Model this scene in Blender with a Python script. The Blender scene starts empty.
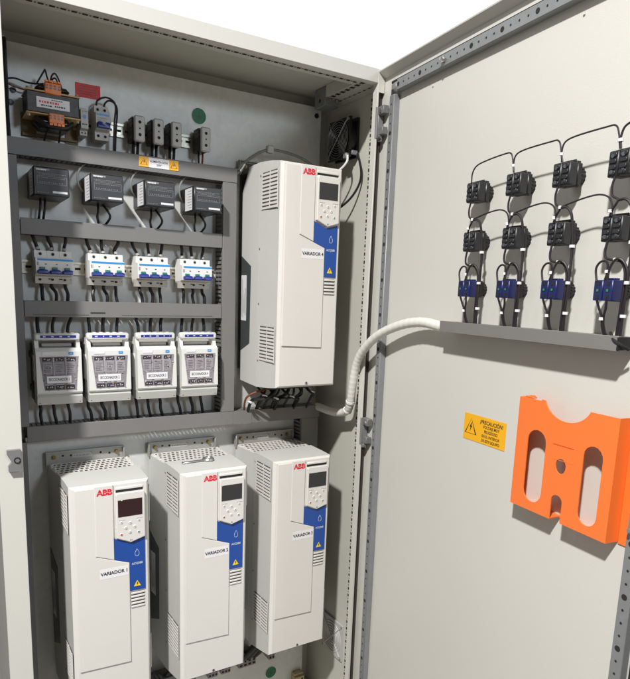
import bpy, bmesh, math, random
from mathutils import Vector, Matrix
random.seed(7)
R = math.radians
scene = bpy.context.scene
col = scene.collection

# ------------------------------------------------------------------ materials
def mat(name, color, rough=.5, metal=0., vary=.06, scale=14., bump=0., bscale=220., spec=.5, emit=None, coat=0.):
    m = bpy.data.materials.new(name); m.use_nodes = True
    nt = m.node_tree; b = nt.nodes['Principled BSDF']
    b.inputs['Roughness'].default_value = rough
    b.inputs['Metallic'].default_value = metal
    b.inputs['Specular IOR Level'].default_value = spec
    b.inputs['Coat Weight'].default_value = coat
    tc = nt.nodes.new('ShaderNodeTexCoord')
    n = nt.nodes.new('ShaderNodeTexNoise'); n.inputs['Scale'].default_value = scale
    n.inputs['Detail'].default_value = 6; n.inputs['Roughness'].default_value = .6
    nt.links.new(tc.outputs['Object'], n.inputs['Vector'])
    mx = nt.nodes.new('ShaderNodeMix'); mx.data_type = 'RGBA'
    mx.inputs['A'].default_value = [c * (1 - vary) for c in color] + [1]
    mx.inputs['B'].default_value = [min(1, c * (1 + vary)) for c in color] + [1]
    nt.links.new(n.outputs['Fac'], mx.inputs['Factor'])
    nt.links.new(mx.outputs['Result'], b.inputs['Base Color'])
    mr = nt.nodes.new('ShaderNodeMapRange')
    mr.inputs['To Min'].default_value = max(.05, rough - .09); mr.inputs['To Max'].default_value = min(1, rough + .09)
    n2 = nt.nodes.new('ShaderNodeTexNoise'); n2.inputs['Scale'].default_value = scale * 3.3; n2.inputs['Detail'].default_value = 4
    nt.links.new(tc.outputs['Object'], n2.inputs['Vector'])
    nt.links.new(n2.outputs['Fac'], mr.inputs['Value']); nt.links.new(mr.outputs['Result'], b.inputs['Roughness'])
    if bump:
        n3 = nt.nodes.new('ShaderNodeTexNoise'); n3.inputs['Scale'].default_value = bscale; n3.inputs['Detail'].default_value = 2
        nt.links.new(tc.outputs['Object'], n3.inputs['Vector'])
        bp = nt.nodes.new('ShaderNodeBump'); bp.inputs['Strength'].default_value = bump; bp.inputs['Distance'].default_value = .001
        nt.links.new(n3.outputs['Fac'], bp.inputs['Height']); nt.links.new(bp.outputs['Normal'], b.inputs['Normal'])
    return m

def galvanised(name, color, metal, rough):
    m = mat(name, color, rough, metal, .10, 9.)
    nt = m.node_tree; b = nt.nodes['Principled BSDF']
    tc = nt.nodes.new('ShaderNodeTexCoord'); vo = nt.nodes.new('ShaderNodeTexVoronoi'); vo.inputs['Scale'].default_value = 70
    nt.links.new(tc.outputs['Object'], vo.inputs['Vector'])
    mx = nt.nodes.new('ShaderNodeMix'); mx.data_type = 'RGBA'; mx.blend_type = 'MULTIPLY'; mx.inputs['Factor'].default_value = .09
    bw = nt.nodes.new('ShaderNodeRGBToBW'); nt.links.new(vo.outputs['Color'], bw.inputs[0])
    src = b.inputs['Base Color'].links[0].from_socket
    nt.links.new(src, mx.inputs['A']); nt.links.new(bw.outputs[0], mx.inputs['B'])
    nt.links.new(mx.outputs['Result'], b.inputs['Base Color'])
    return m

M = {}
def two_tint(m, ca, cb):
    for n in m.node_tree.nodes:
        if n.bl_idname == 'ShaderNodeMix': n.inputs['A'].default_value = (*ca, 1); n.inputs['B'].default_value = (*cb, 1)
        if n.bl_idname == 'ShaderNodeMapRange': n.inputs['To Min'].default_value = .26; n.inputs['To Max'].default_value = .62
    return m
M['paint'] = two_tint(mat('enclosure_paint', (.60, .59, .55), .42, 0, .025, 3.2, .2, 380), (.590, .588, .551), (.628, .612, .572))
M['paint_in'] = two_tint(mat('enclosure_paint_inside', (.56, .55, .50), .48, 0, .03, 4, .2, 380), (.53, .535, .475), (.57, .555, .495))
M['plate'] = galvanised('galvanised_plate', (.68, .685, .665), .10, .45)
M['rail'] = galvanised('galvanised_rail', (.255, .265, .275), .25, .45)
M['steel'] = mat('zinc_steel', (.50, .50, .49), .32, .85, .10, 40)
M['dark_hole'] = mat('hole', (.020, .018, .015), .9)
M['gasket'] = mat('rubber_gasket', (.012, .012, .013), .7)
M['duct'] = mat('duct_pvc', (.188, .182, .179), .50, 0, .06, 18)
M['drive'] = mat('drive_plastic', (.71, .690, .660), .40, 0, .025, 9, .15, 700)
M['drive_side'] = mat('drive_plastic_shade', (.60, .60, .575), .42, 0, .03, 9, .15, 700)  # same plastic as the front, with the sides' shade put into the colour
M['drive_dark'] = mat('drive_side_plate', (.050, .062, .064), .32)
M['blue'] = mat('blue_panel', (.014, .070, .33), .32, 0, .04)
M['heatsink'] = mat('heatsink', (.06, .06, .055), .5, .5)
M['screen'] = mat('screen_glass', (.022, .022, .024), .12, 0, .05, coat=.3)
M['screen_red'] = mat('screen_glass_reddish', (.030, .010, .012), .12, 0, .05, coat=.3)
M['white'] = mat('white_label', (.80, .79, .82), .45, 0, .02)
M['ink'] = mat('black_ink', (.012, .012, .016), .6)
M['grey_ink'] = mat('grey_ink', (.28, .28, .29), .6)
M['pale_ink'] = mat('pale_ink', (.55, .60, .68), .6)
M['red'] = mat('red_print', (.72, .012, .035), .45, 0, .03)
M['red_sign'] = mat('red_sign', (.64, .018, .006), .5)
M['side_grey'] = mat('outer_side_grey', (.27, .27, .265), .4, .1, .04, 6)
M['foot'] = mat('mounting_foot', (.22, .15, .08), .6, 0, .2, 60)
M['yellow'] = mat('yellow_label', (.86, .43, .008), .42, 0, .03)
M['yellow2'] = mat('warning_yellow', (.90, .62, .01), .42, 0, .03)
M['green'] = mat('green_sticker', (.006, .14, .055), .5)
M['black'] = mat('black_plastic', (.014, .014, .015), .38, 0, .15, 30)
M['black2'] = mat('black_plastic_worn', (.020, .021, .024), .42, 0, .5, 160)
M['screw_dull'] = mat('screw_dull', (.10, .11, .13), .4, .5, .4, 200)
M['slit'] = mat('vent_slit', (.10, .10, .095), .7)
M['module'] = mat('module_case', (.012, .012, .014), .35, 0, .12)
M['module_face'] = mat('module_face', (.042, .043, .049), .5, 0, .08)
M['cable'] = mat('cable_black', (.011, .011, .012), .45, 0, .1)
M['wire'] = mat('wire_dark', (.016, .011, .015), .5, 0, .1)
M['brown'] = mat('cable_brown', (.20, .055, .02), .45)
M['grey_cable'] = mat('cable_grey', (.22, .22, .21), .45)
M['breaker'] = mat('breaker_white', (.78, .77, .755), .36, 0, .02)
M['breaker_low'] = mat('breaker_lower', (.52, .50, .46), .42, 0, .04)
M['cyan'] = mat('breaker_stripe', (.02, .27, .66), .4)
M['toggle'] = mat('toggle_blue', (.018, .030, .23), .35)
M['ind_green'] = mat('indicator_green', (.02, .22, .14), .35)
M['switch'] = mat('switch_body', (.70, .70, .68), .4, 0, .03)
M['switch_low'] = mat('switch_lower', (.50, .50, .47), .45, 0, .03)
M['switch_base'] = mat('switch_base', (.10, .10, .095), .5)
M['fuse_win'] = mat('fuse_window', (.27, .25, .275), .16, 0, .45, 150)
M['fuse_bit'] = mat('fuse_bits', (.50, .48, .50), .35, 0, .4, 200)
M['fuse_dark'] = mat('fuse_bits_dark', (.045, .038, .050), .35)
M['fuse_body'] = mat('fuse_bodies', (.33, .31, .335), .25, 0, .35, 120)
M['gutter'] = mat('gutter_shade', (.045, .035, .028), .7)  # dark brown carries the shade of the gap, the gutter itself is painted steel
M['bracket'] = galvanised('bracket_steel', (.40, .40, .375), .30, .42)
M['stripe_blue'] = mat('handle_stripe', (.018, .025, .27), .4)
M['grey_mod'] = mat('module_grey', (.45, .44, .42), .42, 0, .04)
M['orange_term'] = mat('orange_terminal', (.80, .20, .008), .42, 0, .08)
M['core'] = mat('core_laminations', (.045, .040, .038), .45, .3, .12, 60)
M['cream'] = mat('insulation_board', (.66, .45, .22), .55, 0, .15, 60)
M['coil'] = mat('coil_wrap', (.012, .011, .012), .3, 0, .2, 80)
M['orange'] = mat('orange_polystyrene', (.86, .185, .034), .40, 0, .05, 4, .18, 500)
M['navy'] = mat('contact_blue', (.012, .017, .10), .36, 0, .08, 40)
M['wrap'] = mat('spiral_wrap', (.72, .71, .67), .42, 0, .03, 40)
M['tie'] = mat('cable_tie_white', (.78, .78, .78), .4)
M['brass'] = mat('brass', (.30, .22, .08), .35, .7)
M['hinge'] = mat('zinc_casting', (.20, .20, .205), .48, .15, .1, 40)
M['fan_blade'] = mat('fan_blade', (.016, .015, .018), .32)
M['wire_guard'] = mat('chromed_wire', (.42, .42, .44), .3, .8)
M['grille'] = mat('grille_plastic', (.50, .49, .48), .45, 0, .04)
M['strip_bar'] = mat('din_rail_steel', (.52, .50, .42), .35, .55, .08, 30)
M['pinkgrey'] = mat('terminal_grey', (.30, .26, .26), .45, 0, .1, 60)
M['beige'] = mat('terminal_beige', (.50, .40, .24), .45)

# ------------------------------------------------------------------ mesh builder
class MB:
    def __init__(s): s.v = []; s.f = []; s.m = []
    def add(s, vs, fs, m=0):
        o = len(s.v); s.v.extend([tuple(p) for p in vs])
        for f in fs: s.f.append([i + o for i in f]); s.m.append(m)
    def box(s, x0, x1, y0, y1, z0, z1, m=0, b=0.):
        if x0 > x1: x0, x1 = x1, x0
        if y0 > y1: y0, y1 = y1, y0
        if z0 > z1: z0, z1 = z1, z0
        if b <= 0:
            s.add([(x, y, z) for z in (z0, z1) for y in (y0, y1) for x in (x0, x1)],
                  [(0, 2, 3, 1), (4, 5, 7, 6), (0, 1, 5, 4), (2, 6, 7, 3), (0, 4, 6, 2), (1, 3, 7, 5)], m); return
        b = min(b, (x1 - x0) * .49, (y1 - y0) * .49, (z1 - z0) * .49)
        c = [(x0, x1), (y0, y1), (z0, z1)]; vs = []; idx = {}
        for k in range(8):
            bit = (k & 1, k >> 1 & 1, k >> 2 & 1)
            for a in range(3):
                p = []
                for d in range(3):
                    q = c[d][bit[d]]
                    if d != a: q += b if bit[d] == 0 else -b
                    p.append(q)
                idx[(k, a)] = len(vs); vs.append(p)     # vertex on the face normal to axis a
        fs = []
        for a in range(3):
            o1, o2 = [d for d in range(3) if d != a]
            for sd in (0, 1):
                q = [(0, 0), (1, 0), (1, 1), (0, 1)]
                f = [idx[((sd << a) | (i << o1) | (j << o2), a)] for i, j in q]
                fs.append(f if (sd == 1) == (a != 1) else f[::-1])
            for i in (0, 1):
                for j in (0, 1):
                    k0 = (i << o1) | (j << o2); k1 = k0 | (1 << a)
                    fs.append([idx[(k0, o1)], idx[(k1, o1)], idx[(k1, o2)], idx[(k0, o2)]])
        for k in range(8): fs.append([idx[(k, 0)], idx[(k, 1)], idx[(k, 2)]])
        s.add(vs, fs, m)
    def prism(s, poly, axis, a0, a1, m=0, inset=0.):
        n = len(poly)
        def P(q, a):
            return (a, q[0], q[1]) if axis == 'x' else (q[0], a, q[1]) if axis == 'y' else (q[0], q[1], a)
        if inset:                                           # chamfer the a1 face towards its centroid
            cx = sum(p[0] for p in poly) / n; cy = sum(p[1] for p in poly) / n
            top = []
            for p in poly:
                dx, dy = p[0] - cx, p[1] - cy
                top.append((p[0] - math.copysign(min(inset, abs(dx)), dx), p[1] - math.copysign(min(inset, abs(dy)), dy)))
            am = a1 + (inset if a1 < a0 else -inset)
            vs = [P(p, a0) for p in poly] + [P(p, am) for p in poly] + [P(p, a1) for p in top]
            fs = [list(range(n))[::-1], [2 * n + i for i in range(n)]]
            for r in (0, 1):
                for i in range(n):
                    j = (i + 1) % n; fs.append([r * n + i, r * n + j, (r + 1) * n + j, (r + 1) * n + i])
            s.add(vs, fs, m); return
        vs = [P(p, a0) for p in poly] + [P(p, a1) for p in poly]
        fs = [list(range(n))[::-1], [n + i for i in range(n)]]
        for i in range(n):
            j = (i + 1) % n; fs.append([i, j, n + j, n + i])
        s.add(vs, fs, m)
    def tube(s, pts, r, n=8, m=0, smooth=4, caps=True):
        P = [Vector(p) for p in pts]
        if smooth > 1 and len(P) > 2:
            Q = []
            E = [P[0] * 2 - P[1]] + P + [P[-1] * 2 - P[-2]]
            for i in range(1, len(E) - 2):
                a, b, c, d = E[i - 1:i + 3]
                for k in range(smooth):
                    t = k / smooth
                    Q.append(.5 * ((2 * b) + (c - a) * t + (2 * a - 5 * b + 4 * c - d) * t * t + (3 * b - a - 3 * c + d) * t ** 3))
            Q.append(P[-1]); P = Q
        rs = r if callable(r) else (lambda t: r)
        T0 = (P[1] - P[0]).normalized()
        up = Vector((0, 0, 1)) if abs(T0.z) < .9 else Vector((1, 0, 0))
        N = T0.cross(up).normalized(); vs = []; fs = []
        for i, p in enumerate(P):
            T = (P[min(i + 1, len(P) - 1)] - P[max(i - 1, 0)]).normalized()
            N = (N - T * N.dot(T)).normalized(); B = T.cross(N)
            rr = rs(i / (len(P) - 1))
            for k in range(n):
                a = 2 * math.pi * k / n
                vs.append(p + (N * math.cos(a) + B * math.sin(a)) * rr)
        for i in range(len(P) - 1):
            for k in range(n):
                k2 = (k + 1) % n; fs.append([i * n + k, i * n + k2, (i + 1) * n + k2, (i + 1) * n + k])
        if caps: fs.append(list(range(n))[::-1]); fs.append([(len(P) - 1) * n + k for k in range(n)])
        s.add(vs, fs, m)
    def cyl(s, p0, p1, r, n=16, m=0, r1=None):
        p0, p1 = Vector(p0), Vector(p1)
        s.tube([p0, p1], (lambda t: r + ((r1 if r1 is not None else r) - r) * t), n, m, 1)
    def disc(s, c, nrm, r, n=14, m=0, sy=1.):
        c, nrm = Vector(c), Vector(nrm).normalized()
        up = Vector((0, 0, 1)) if abs(nrm.z) < .9 else Vector((1, 0, 0))
        a = up.cross(nrm).normalized(); b = nrm.cross(a)
        s.add([c + a * math.cos(2 * math.pi * k / n) * r + b * math.sin(2 * math.pi * k / n) * r * sy for k in range(n)], [list(range(n))], m)
    def ring(s, c, nrm, r, t, n=32, m=0):
        c, nrm = Vector(c), Vector(nrm).normalized()
        up = Vector((0, 0, 1)) if abs(nrm.z) < .9 else Vector((1, 0, 0))
        a = up.cross(nrm).normalized(); b = nrm.cross(a); k6 = 6; vs = []; fs = []
        for k in range(n):
            an = 2 * math.pi * k / n; d = a * math.cos(an) + b * math.sin(an)
            for j in range(k6):
                bn = 2 * math.pi * j / k6
                vs.append(c + d * (r + t * math.cos(bn)) + nrm * t * math.sin(bn))
        for k in range(n):
            for j in range(k6):
                fs.append([k * k6 + j, ((k + 1) % n) * k6 + j, ((k + 1) % n) * k6 + (j + 1) % k6, k * k6 + (j + 1) % k6])
        s.add(vs, fs, m)
    def text(s, txt, x, z, y, h, m=0, bold=0., sx=1., align='CENTER', rot=0.):
        c = bpy.data.curves.new('lettering', 'FONT'); c.body = txt; c.size = 1; c.align_x = align; c.align_y = 'CENTER'
        c.offset = bold; c.resolution_u = 3
        o = bpy.data.objects.new('lettering', c); me = o.to_mesh()
        k = h / .70
        ca, sa = math.cos(rot), math.sin(rot)
        vs = [(x + (v.co.x * ca * sx - v.co.y * sa) * k, y, z + (v.co.x * sa * sx + v.co.y * ca) * k) for v in me.vertices]
        fs = [list(p.vertices) for p in me.polygons]
        s.add(vs, fs, m); o.to_mesh_clear(); bpy.data.objects.remove(o); bpy.data.curves.remove(c)
    def micro(s, x0, x1, z, y, h, m=0, lo=.002, hi=.006, gap=.0015):     # a row of print too small to read
        x = x0
        while x < x1:
            w = min(random.uniform(lo, hi), x1 - x)
            if w > .0006: s.box(x, x + w, y, y - .0002, z - h / 2, z + h / 2, m)
            x += w + gap
    def plate_holes(s, outline, holes, y0, y1, m=0, bev=0.):
        """plate in the x-z plane with cut-outs, y1 = front"""
        c = bpy.data.curves.new('plate', 'CURVE'); c.dimensions = '2D'; c.fill_mode = 'BOTH'
        c.extrude = abs(y1 - y0) / 2 - bev; c.bevel_depth = bev; c.bevel_resolution = 1; c.offset = -bev
        for poly in [outline] + holes:
            sp = c.splines.new('POLY'); sp.points.add(len(poly) - 1); sp.use_cyclic_u = True
            for i, p in enumerate(poly): sp.points[i].co = (p[0], p[1], 0, 1)
        o = bpy.data.objects.new('plate', c); me = o.to_mesh(); ym = (y0 + y1) / 2
        s.add([(v.co.x, ym - v.co.z, v.co.y) for v in me.vertices], [list(p.vertices) for p in me.polygons], m)
        o.to_mesh_clear(); bpy.data.objects.remove(o); bpy.data.curves.remove(c)
    def build(s, name, mats, parent=None, loc=None, smooth=38):
        me = bpy.data.meshes.new(name); me.from_pydata(s.v, [], s.f)
        if not isinstance(mats, (list, tuple)): mats = [mats]
        for k in mats: me.materials.append(M[k])
        me.polygons.foreach_set('material_index', s.m)
        bm = bmesh.new(); bm.from_mesh(me)
        bmesh.ops.recalc_face_normals(bm, faces=bm.faces); bm.to_mesh(me); bm.free()
        if smooth:
            me.polygons.foreach_set('use_smooth', [True] * len(me.polygons)); me.set_sharp_from_angle(angle=R(smooth))
        me.update()
        o = bpy.data.objects.new(name, me); col.objects.link(o)
        if parent is not None: o.parent = parent
        if loc is not None: o.location = loc
        return o

def tag(o, label, cat, group=None):
    o['label'] = label; o['category'] = cat
    if group: o['group'] = group
    return o
def thing(name, label, cat, loc=(0, 0, 0), rz=0., group=None):
    o = bpy.data.objects.new(name, None); o.empty_display_size = .02; col.objects.link(o)
    o.location = loc; o.rotation_euler = (0, 0, rz); return tag(o, label, cat, group)
def dup(root, loc=None, rz=None, label=None):
    def cp(o, par):
        c = o.copy(); col.objects.link(c)
        if par is not None: c.parent = par
        for ch in o.children: cp(ch, c)
        return c
    r = cp(root, None)
    if loc is not None: r.location = loc
    if rz is not None: r.rotation_euler[2] = rz
    if label: r['label'] = label
    return r
def arc(cx, cz, rx, rz, a0, a1, n=10):
    return [(cx + rx * math.cos(R(a0 + (a1 - a0) * i / n)), cz + rz * math.sin(R(a0 + (a1 - a0) * i / n))) for i in range(n + 1)]
def slot(x0, x1, z0, z1, n=8):                    # rounded vertical slot
    r = (x1 - x0) / 2; cx = (x0 + x1) / 2
    return arc(cx, z1 - r, r, r, 0, 180, n) + arc(cx, z0 + r, r, r, 180, 360, n)
def P(mb, name, m, parent, loc=None, smooth=38): return mb.build(name, m, parent, loc, smooth)

def warn_tri(mb, cx, cz, w, y, mi_fill, mi_ink, ring=True):
    h = w * .88
    def tri(k): return [(cx - w / 2 * k, cz - h * .38 - h * .12 * (k - 1)), (cx + w / 2 * k, cz - h * .38 - h * .12 * (k - 1)), (cx, cz + h * .62 + h * .1 * (k - 1))]
    if ring:
        mb.prism(tri(1), 'y', y, y - .0003, mi_ink); mb.prism(tri(.78), 'y', y - .0003, y - .0006, mi_fill)
    else:
        mb.prism(tri(1), 'y', y, y - .0003, mi_fill)
    b = w * .1; y2 = y - .0006
    mb.prism([(cx + b * .5, cz + h * .36), (cx - b * 1.1, cz + h * .06), (cx - b * .1, cz + h * .06), (cx - b * .6, cz - h * .24), (cx + b * 1.2, cz + h * .16), (cx + b * .2, cz + h * .16), (cx + b * 1.0, cz + h * .36)], 'y', y2, y2 - .0003, mi_ink)

# ================================================================== CABINET
XL, XR, YF, ZT, ZB = .165, 1.240, -.300, 2.022, -.10
cab = thing('electrical_cabinet', 'tall light grey steel enclosure standing open with its mounting plate and wide door', 'cabinet', (0, 0, 0))
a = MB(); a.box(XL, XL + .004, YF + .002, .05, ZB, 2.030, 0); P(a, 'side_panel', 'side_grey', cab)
a = MB(); a.box(1.235, XR + .003, YF + .002, .05, ZB, 2.030, 0); P(a, 'side_panel', 'paint_in', cab)
a = MB(); a.box(XL + .005, 1.234, YF + .02, .05, 2.024, 2.030, 0); P(a, 'roof', 'paint_in', cab)
a = MB(); a.box(XL + .005, 1.234, YF + .02, .05, ZB, ZB + .004, 0); P(a, 'floor_plate', 'paint_in', cab)
a = MB(); a.box(XL, XR + .003, .0505, .056, ZB, 2.030, 0); P(a, 'back_panel', 'paint_in', cab)
# front frame: a folded ring with returns
xi0, xi1, zi1 = .2175, 1.1835, 1.9855
a = MB()
a.box(XL, xi0, YF, YF + .0018, ZB, ZT, 0, .0008)                                  # left stile
a.box(xi0, xi1, YF, YF + .0018, zi1, ZT, 0, .0008)                                # top rail
a.box(xi1, 1.1885, YF, YF + .0018, ZB, ZT, 0, .0008)                              # right stile up to the gutter
a.box(xi0 - .0018, xi0, YF + .002, YF + .020, ZB, zi1, 0)                          # returns
a.box(xi1, xi1 + .0018, YF + .002, YF + .022, ZB, zi1, 0)
a.box(xi0, xi1, YF + .002, YF + .022, zi1, zi1 + .0018, 0)
a.box(1.2065, XR, YF, YF + .0018, 1.99, ZT, 0, .0008)
a.box(1.1885, 1.2065, YF, YF + .0018, 1.962, ZT, 0)
a.box(XL, XR, YF + .0022, YF + .024, ZT - .002, ZT, 0)
P(a, 'front_frame', 'paint', cab)
a = MB(); a.box(1.187, 1.232, YF + .012, YF + .016, ZB, 1.98, 0); P(a, 'shaded_gutter', 'gutter', cab)  # painted gutter, its gap shade put into the colour
# mounting plate
a = MB(); a.box(.258, 1.183, .000, .003, ZB + .02, 1.984, 0)
a.box(.258, 1.183, .003, .018, 1.9815, 1.984, 0); a.box(1.1805, 1.183, .003, .018, ZB + .02, 1.981, 0)
mp = P(a, 'mounting_plate', 'plate', cab)
for x, z in ((.269, 1.872), (1.166, 1.958), (.262, 1.842), (1.166, .93)):
    a = MB(); a.cyl((x, 0, z), (x, -.003, z), .0075, 14, 0); a.cyl((x, -.003, z), (x, -.006, z), .005, 6, 0); P(a, 'plate_bolt', 'black', mp)
# perforated frame rails
def slots_mesh(mb, pts, mi=1):
    for (c, d, w, h, nrm) in pts:
        c = Vector(c); d = Vector(d).normalized(); q = d.cross(Vector(nrm)).normalized()
        c = c + Vector(nrm) * .0006
        mb.add([c - d * w - q * h, c + d * w - q * h, c + d * w + q * h, c - d * w + q * h], [(0, 1, 2, 3)], mi)
a = MB(); a.box(xi0 - .03, 1.139, -.279, -.238, 1.988, 2.023, 0)
pts = []; k = 0; x = .232
while x < 1.13:
    pts.append(((x, -.2615, 1.988), (1, 0, 0), .0060 if k % 2 == 0 else .0020, .0042 if k % 2 == 0 else .0024, (0, 0, -1))); x += .0115; k += 1
slots_mesh(a, pts); P(a, 'perforated_rail', ['paint_in', 'dark_hole'], cab)
a = MB(); a.box(1.140, 1.234, -.277, -.0935, 1.990, 2.023, 0); a.box(1.1905, 1.234, -.093, -.002, 1.990, 2.023, 0); pts = []; y = -.262; k = 0
while y < -.012:
    if y < -.1: pts.append(((1.156, y, 1.990), (0, 1, 0), .0068 if k % 2 == 0 else .002, .0075 if k % 2 == 0 else .002, (0, 0, -1)))
    pts.append(((1.199, y, 1.990), (0, 1, 0), .0058 if k % 2 == 0 else .0016, .0026 if k % 2 == 0 else .0015, (0, 0, -1))); y += .0125; k += 1
slots_mesh(a, pts); P(a, 'perforated_rail', ['paint_in', 'dark_hole'], cab)
a = MB(); a.box(1.2335, 1.2348, -.262, -.186, ZB, 1.989, 0); pts = []; z = .02; k = 0
while z < 1.975:
    pts.append(((1.2335, -.207, z), (0, 0, 1), .0046 if k % 2 == 0 else .0016, .0034 if k % 2 == 0 else .0018, (-1, 0, 0)))
    z += .0125; k += 1
slots_mesh(a, pts); P(a, 'perforated_rail', ['paint_in', 'dark_hole'], cab)
a = MB(); a.box(xi0 - .04, .256, .006, .046, ZB, 2.0, 0); P(a, 'perforated_rail', 'paint_in', cab)
# galvanised bracket under the roof, right rear corner
a = MB(); a.box(1.140, 1.189, -.092, -.0895, 1.968, 2.020, 0, .001); a.box(1.140, 1.1425, -.089, -.030, 1.966, 2.020, 0, .001); a.box(1.143, 1.189, -.089, -.030, 1.9665, 1.969, 0)
br = P(a, 'corner_bracket', 'rail', cab)
for (x, z) in ((1.152, 1.984), (1.166, 1.987), (1.180, 1.982)):
    a = MB(); a.cyl((x, -.092, z), (x, -.098, z), .0052, 6); P(a, 'bolt', 'steel', br)
a = MB(); a.disc((1.1396, -.060, 1.985), (-1, 0, 0), .006, 12); P(a, 'bolt_hole', 'dark_hole', br)
# lock striker on the left stile
a = MB(); a.plate_holes([(.184, 1.020), (.184, 1.009), (.1875, 1.006), (.190, .997), (.194, .993), (.190, .988), (.186, .983), (.186, .970), (.2125, .969), (.2125, 1.020)], [], -.3005, -.3125, 0)
ls = P(a, 'latch_striker', 'hinge', cab)
a = MB(); a.cyl((.2045, -.3125, .996), (.2045, -.314, .996), .0075, 14, 1); a.cyl((.2045, -.314, .996), (.2045, -.3165, .996), .0048, 6, 0); P(a, 'screw', ['steel', 'gasket'], ls)

# ------------------------------------------------------------------ door (local: x = away from hinge, y = into the leaf, z up)
HX, HY, ANG = 1.2087, -.300, 96.376
DROT = -R(ANG)
def door_obj(name, parent=None):
    pass
a = MB()
a.box(-.012, 1.005, .0, .0018, -.06, 2.004, 0)
a.prism([(-.0005, 2.0010), (-.0240, 2.0140), (-.0248, 2.0165), (.0018, 2.0240), (.0018, 2.0045), (-.0003, 2.0045)], 'x', -.012, 1.005, 0)          # top rim
a.box(-.012, 1.005, -.041, -.0005, -.062, -.0595, 0)
a.box(1.0035, 1.0055, -.041, -.0005, -.059, 2.0015, 0)
door = a.build('door', ['paint'], cab, (HX, HY, 0)); door.rotation_euler = (0, 0, DROT)
door['label'] = 'wide open light grey door leaf with galvanised stiffening rails'
def rail_mesh(L0, L1, c0, c1, vertical, d=.020):
    mb = MB()
    if vertical: mb.box(c0, c1, -d, -.0005, L0, L1, 0, .0016)
    else: mb.box(L0, L1, -d, -.0005, c0, c1, 0, .0016)
    cc = (c0 + c1) / 2; t = .008; k = 0
    s = .008
    n = int((L1 - L0) / .025)
    for i in range(n + 1):
        q = L0 + s + i * .025
        if q > L1 - .004: break
        big = (i % 4 == 0)
        p = (cc, -d - .0004, q) if vertical else (q, -d - .0004, cc)
        mb.disc(p, (0, -1, 0), .0058 if big else .0026, 14 if big else 8, 1)
    return mb
top = P(rail_mesh(.093, .985, 1.943, 1.972, False), 'stiffening_rail', ['rail', 'dark_hole'], door)
lft = P(rail_mesh(.03, 1.938, .060, .083, True), 'stiffening_rail', ['rail', 'dark_hole'], door)
rgt = P(rail_mesh(-.03, 1.938, .936, .960, True), 'stiffening_rail', ['rail', 'dark_hole'], door)
a = MB(); a.box(.060, .092, -.020, -.0005, 1.9435, 1.9715, 0, .008); P(a, 'corner_piece', 'rail', top)
a = MB(); a.box(.045, .985, -.008, -.0005, 1.9735, 1.9815, 0, .002); a.box(.046, .054, -.008, -.0005, .0, 1.9730, 0, .002); a.box(.966, .974, -.008, -.0005, .0, 1.9730, 0, .002); P(a, 'gasket', 'gasket', door)
for s_, z in ((.3035, 1.9575),):
    a = MB(); a.cyl((s_, -.020, z), (s_, -.026, z), .0075, 6); a.cyl((s_, -.026, z), (s_, -.034, z), .0035, 8); P(a, 'rail_screw', 'steel', top)
for z in (1.005, 1.56, .42):
    a = MB(); a.cyl((.948, -.020, z), (.948, -.025, z), .0085, 6); a.cyl((.948, -.025, z), (.948, -.033, z), .004, 8); P(a, 'rail_screw', 'steel', rgt)
a = MB(); a.box(.2335, .2365, -.003, -.0005, 1.918, 1.923, 0); a.box(.70, .704, -.003, -.0005, 1.918, 1.923, 0); P(a, 'weld_stud', 'paint', door)
# hinges, bridging frame and leaf
def hinge(z0, z1):
    mb = MB(); h = z1 - z0
    mb.box(-.006, .006, -.022, -.003, z0, z1, 0, .002)
    mb.box(.006, .034, -.022, -.004, z1 - h * .26, z1, 0, .0012); mb.box(.006, .032, -.022, -.004, z0 + h * .08, z0 + h * .32, 0, .0012)
    mb.cyl((.001, -.0225, z0), (.001, -.0225, z1), .0045, 12, 0)
    mb.cyl((.012, -.016, z0 - .010), (.012, -.016, z0 + h * .08), .0065, 12, 0)
    hg = P(mb, 'hinge', 'hinge', door)
    m2 = MB(); m2.cyl((.020, -.022, z0 + .0), (.020, -.030, z0), .005, 6); m2.cyl((.020, -.022, z1 - h * .15), (.020, -.0255, z1 - h * .15), .006, 6); P(m2, 'hinge_screw', 'steel', hg)
hinge(1.838, 1.922); hinge(.934, 1.018)
DM = Matrix.Translation((HX, HY, 0)) @ Matrix.Rotation(DROT, 4, 'Z')
def D(s, o, z): return tuple(DM @ Vector((s, -o, z)))

# ================================================================== CABLE DUCTS
def duct_h(name_label, x0, x1, z0, z1, d=.060, loc=None, cut=None, rz=0., covermesh=None):
    """slotted trunking, its cover facing -y"""
    L = x1 - x0; H = z1 - z0
    t = thing('cable_duct', name_label, 'cable duct', loc or (x0, 0, z0), rz, 'grey slotted cable ducts')
    b = MB(); b.box(0, L, -.0022, -.0008, .002, H - .002, 0)
    x = .004
    while x < L - .01:
        for zz in (.0015, H - .003):
            b.box(x, x + .0090, -(d - .005), -.0022, zz, zz + .0015, 0)
        x += .0125
    for zz in (.0015, H - .003): b.box(0, L, -(d - .003), -(d - .0048), zz, zz + .0015, 0); b.box(0, L, -.010, -.0022, zz, zz + .0013, 0)
    P(b, 'slotted_body', 'duct', t)
    c = MB(); c.box(0, L, -d, -d + .0018, 0, H, 0, .0008); c.box(0, L, -d + .0018, -d + .005, H - .0014, H, 0); c.box(0, L, -d + .0018, -d + .005, 0, .0014, 0)
    cv = P(c, 'duct_cover', 'duct', t)
    return t, cv
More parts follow.
